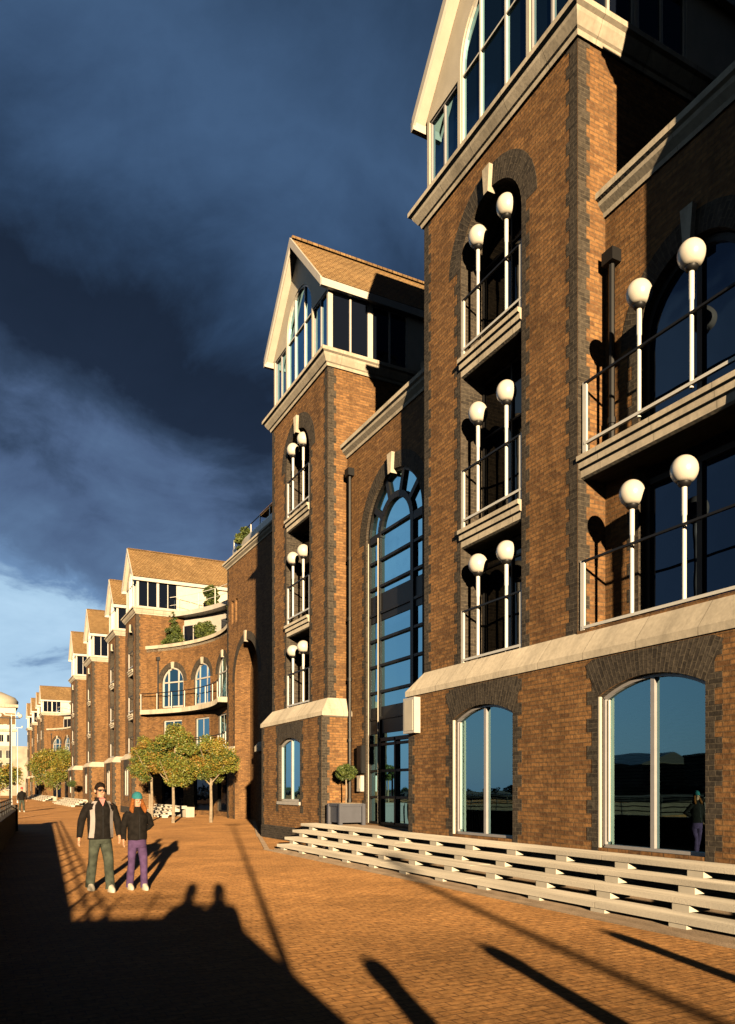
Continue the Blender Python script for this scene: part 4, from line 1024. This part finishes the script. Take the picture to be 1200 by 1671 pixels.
def noise_(vec, scale, detail, rough=.55, dist=0.0, off=(0, 0, 0), sc=(1, 1, 1)):
    mp_ = nd(nt, 'ShaderNodeMapping'); mp_.inputs['Location'].default_value = off; mp_.inputs['Scale'].default_value = sc; L(vec, mp_.inputs['Vector'])
    n = nd(nt, 'ShaderNodeTexNoise'); n.inputs['Scale'].default_value = scale; n.inputs['Detail'].default_value = detail; n.inputs['Roughness'].default_value = rough; n.inputs['Distortion'].default_value = dist
    L(mp_.outputs[0], n.inputs['Vector']); return n.outputs['Fac']
n1 = noise_(cmb.outputs[0], .9, 4, .5, .3, (3.1, 1.7, 0)); n2 = noise_(cmb.outputs[0], 2.3, 9, .6, .4, (7.3, .4, 0), (1, .8, 1))
e0 = math_('ADD', math_('ADD', sep.outputs[2], math_('ADD', math_('MULTIPLY', sep.outputs[0], .20), math_('MULTIPLY', math_('MINIMUM', sep.outputs[0], 0.0), .25))), math_('MULTIPLY', math_('MAXIMUM', math_('MULTIPLY', sep.outputs[1], -1.0), 0.0), .55))
e1 = math_('ADD', e0, math_('MULTIPLY', math_('SUBTRACT', n1, .5), .26))
n3 = noise_(cmb.outputs[0], 7.5, 8, .62, .6, (1.3, 9.4, 0), (1, .7, 1))
e = math_('ADD', math_('ADD', e1, math_('MULTIPLY', math_('SUBTRACT', n2, .5), .30)), math_('MULTIPLY', math_('SUBTRACT', n3, .5), .10))
ramp = nd(nt, 'ShaderNodeValToRGB'); cr = ramp.color_ramp
stops = [(.0, (.34, .52, .74)), (.14, (.46, .67, .87)), (.20, (.40, .60, .80)), (.245, (.16, .28, .48)), (.29, (.105, .18, .32)), (.365, (.074, .124, .235)), (.42, (.034, .061, .118)), (.475, (.0145, .026, .053)), (.56, (.012, .022, .045)), (.615, (.025, .052, .108)), (.67, (.043, .088, .178)), (.74, (.062, .125, .245)), (.95, (.012, .028, .06))]
cr.elements[0].position = stops[0][0]; cr.elements[0].color = (*stops[0][1], 1); cr.elements[1].position = stops[1][0]; cr.elements[1].color = (*stops[1][1], 1)
for p, c_ in stops[2:]: el = cr.elements.new(p); el.color = (*c_, 1)
L(e, ramp.inputs['Fac'])
sky = nd(nt, 'ShaderNodeTexSky'); sky.sky_type = 'NISHITA'; sky.sun_disc = False; sky.sun_elevation = R(SUN_EL); sky.sun_rotation = R(180+SUN_AZ); sky.air_density = 1.0; sky.dust_density = .6
skm = nd(nt, 'ShaderNodeVectorMath', operation='SCALE'); L(sky.outputs[0], skm.inputs[0]); skm.inputs['Scale'].default_value = .05
mk = nd(nt, 'ShaderNodeMapRange'); mk.inputs['From Min'].default_value = -.02; mk.inputs['From Max'].default_value = .12; mk.inputs['To Min'].default_value = .75; mk.inputs['To Max'].default_value = 1.0; L(e, mk.inputs['Value'])
dk = nd(nt, 'ShaderNodeMapRange'); dk.interpolation_type = 'SMOOTHSTEP'; L(sep.outputs[1], dk.inputs['Value'])
dk.inputs['From Min'].default_value = .25; dk.inputs['From Max'].default_value = .88; dk.inputs['To Min'].default_value = .24/2**EXPO; dk.inputs['To Max'].default_value = 1/2**EXPO
rs = nd(nt, 'ShaderNodeVectorMath', operation='SCALE'); L(ramp.outputs[0], rs.inputs[0]); L(dk.outputs[0], rs.inputs['Scale'])
mx = nd(nt, 'ShaderNodeMix', data_type='RGBA'); L(mk.outputs[0], mx.inputs['Factor']); L(skm.outputs[0], mx.inputs['A']); L(rs.outputs[0], mx.inputs['B'])
L(mx.outputs['Result'], bg.inputs['Color']); bg.inputs['Strength'].default_value = 1.0
sun = bpy.data.lights.new('sun', 'SUN'); sun.energy = 5.0; sun.angle = R(.55); sun.color = (1.0, .74, .44)
so = bpy.data.objects.new('sun', sun); COL.objects.link(so); so.location = (-20, -60, 20)
dv = Vector((math.sin(R(SUN_AZ))*math.cos(R(SUN_EL)), math.cos(R(SUN_AZ))*math.cos(R(SUN_EL)), -math.sin(R(SUN_EL))))
so.rotation_euler = dv.to_track_quat('-Z', 'Y').to_euler()
cam = bpy.data.cameras.new('camera'); co = bpy.data.objects.new('camera', cam); COL.objects.link(co)
co.location = (0, 0, 1.7); co.rotation_euler = (math.pi/2, 0, -TH)
cam.sensor_fit = 'AUTO'; cam.sensor_width = 36; cam.lens = 1250/1671*36; cam.shift_y = (1287-835.5)/1671; cam.clip_start = .05; cam.clip_end = 3000
S.camera = co
S.view_settings.view_transform = 'Standard'; S.view_settings.look = 'None'; S.view_settings.exposure = EXPO; S.view_settings.gamma = 1
S.render.engine = 'CYCLES'; S.cycles.max_bounces = 6; S.cycles.diffuse_bounces = 0; S.cycles.use_denoising = True
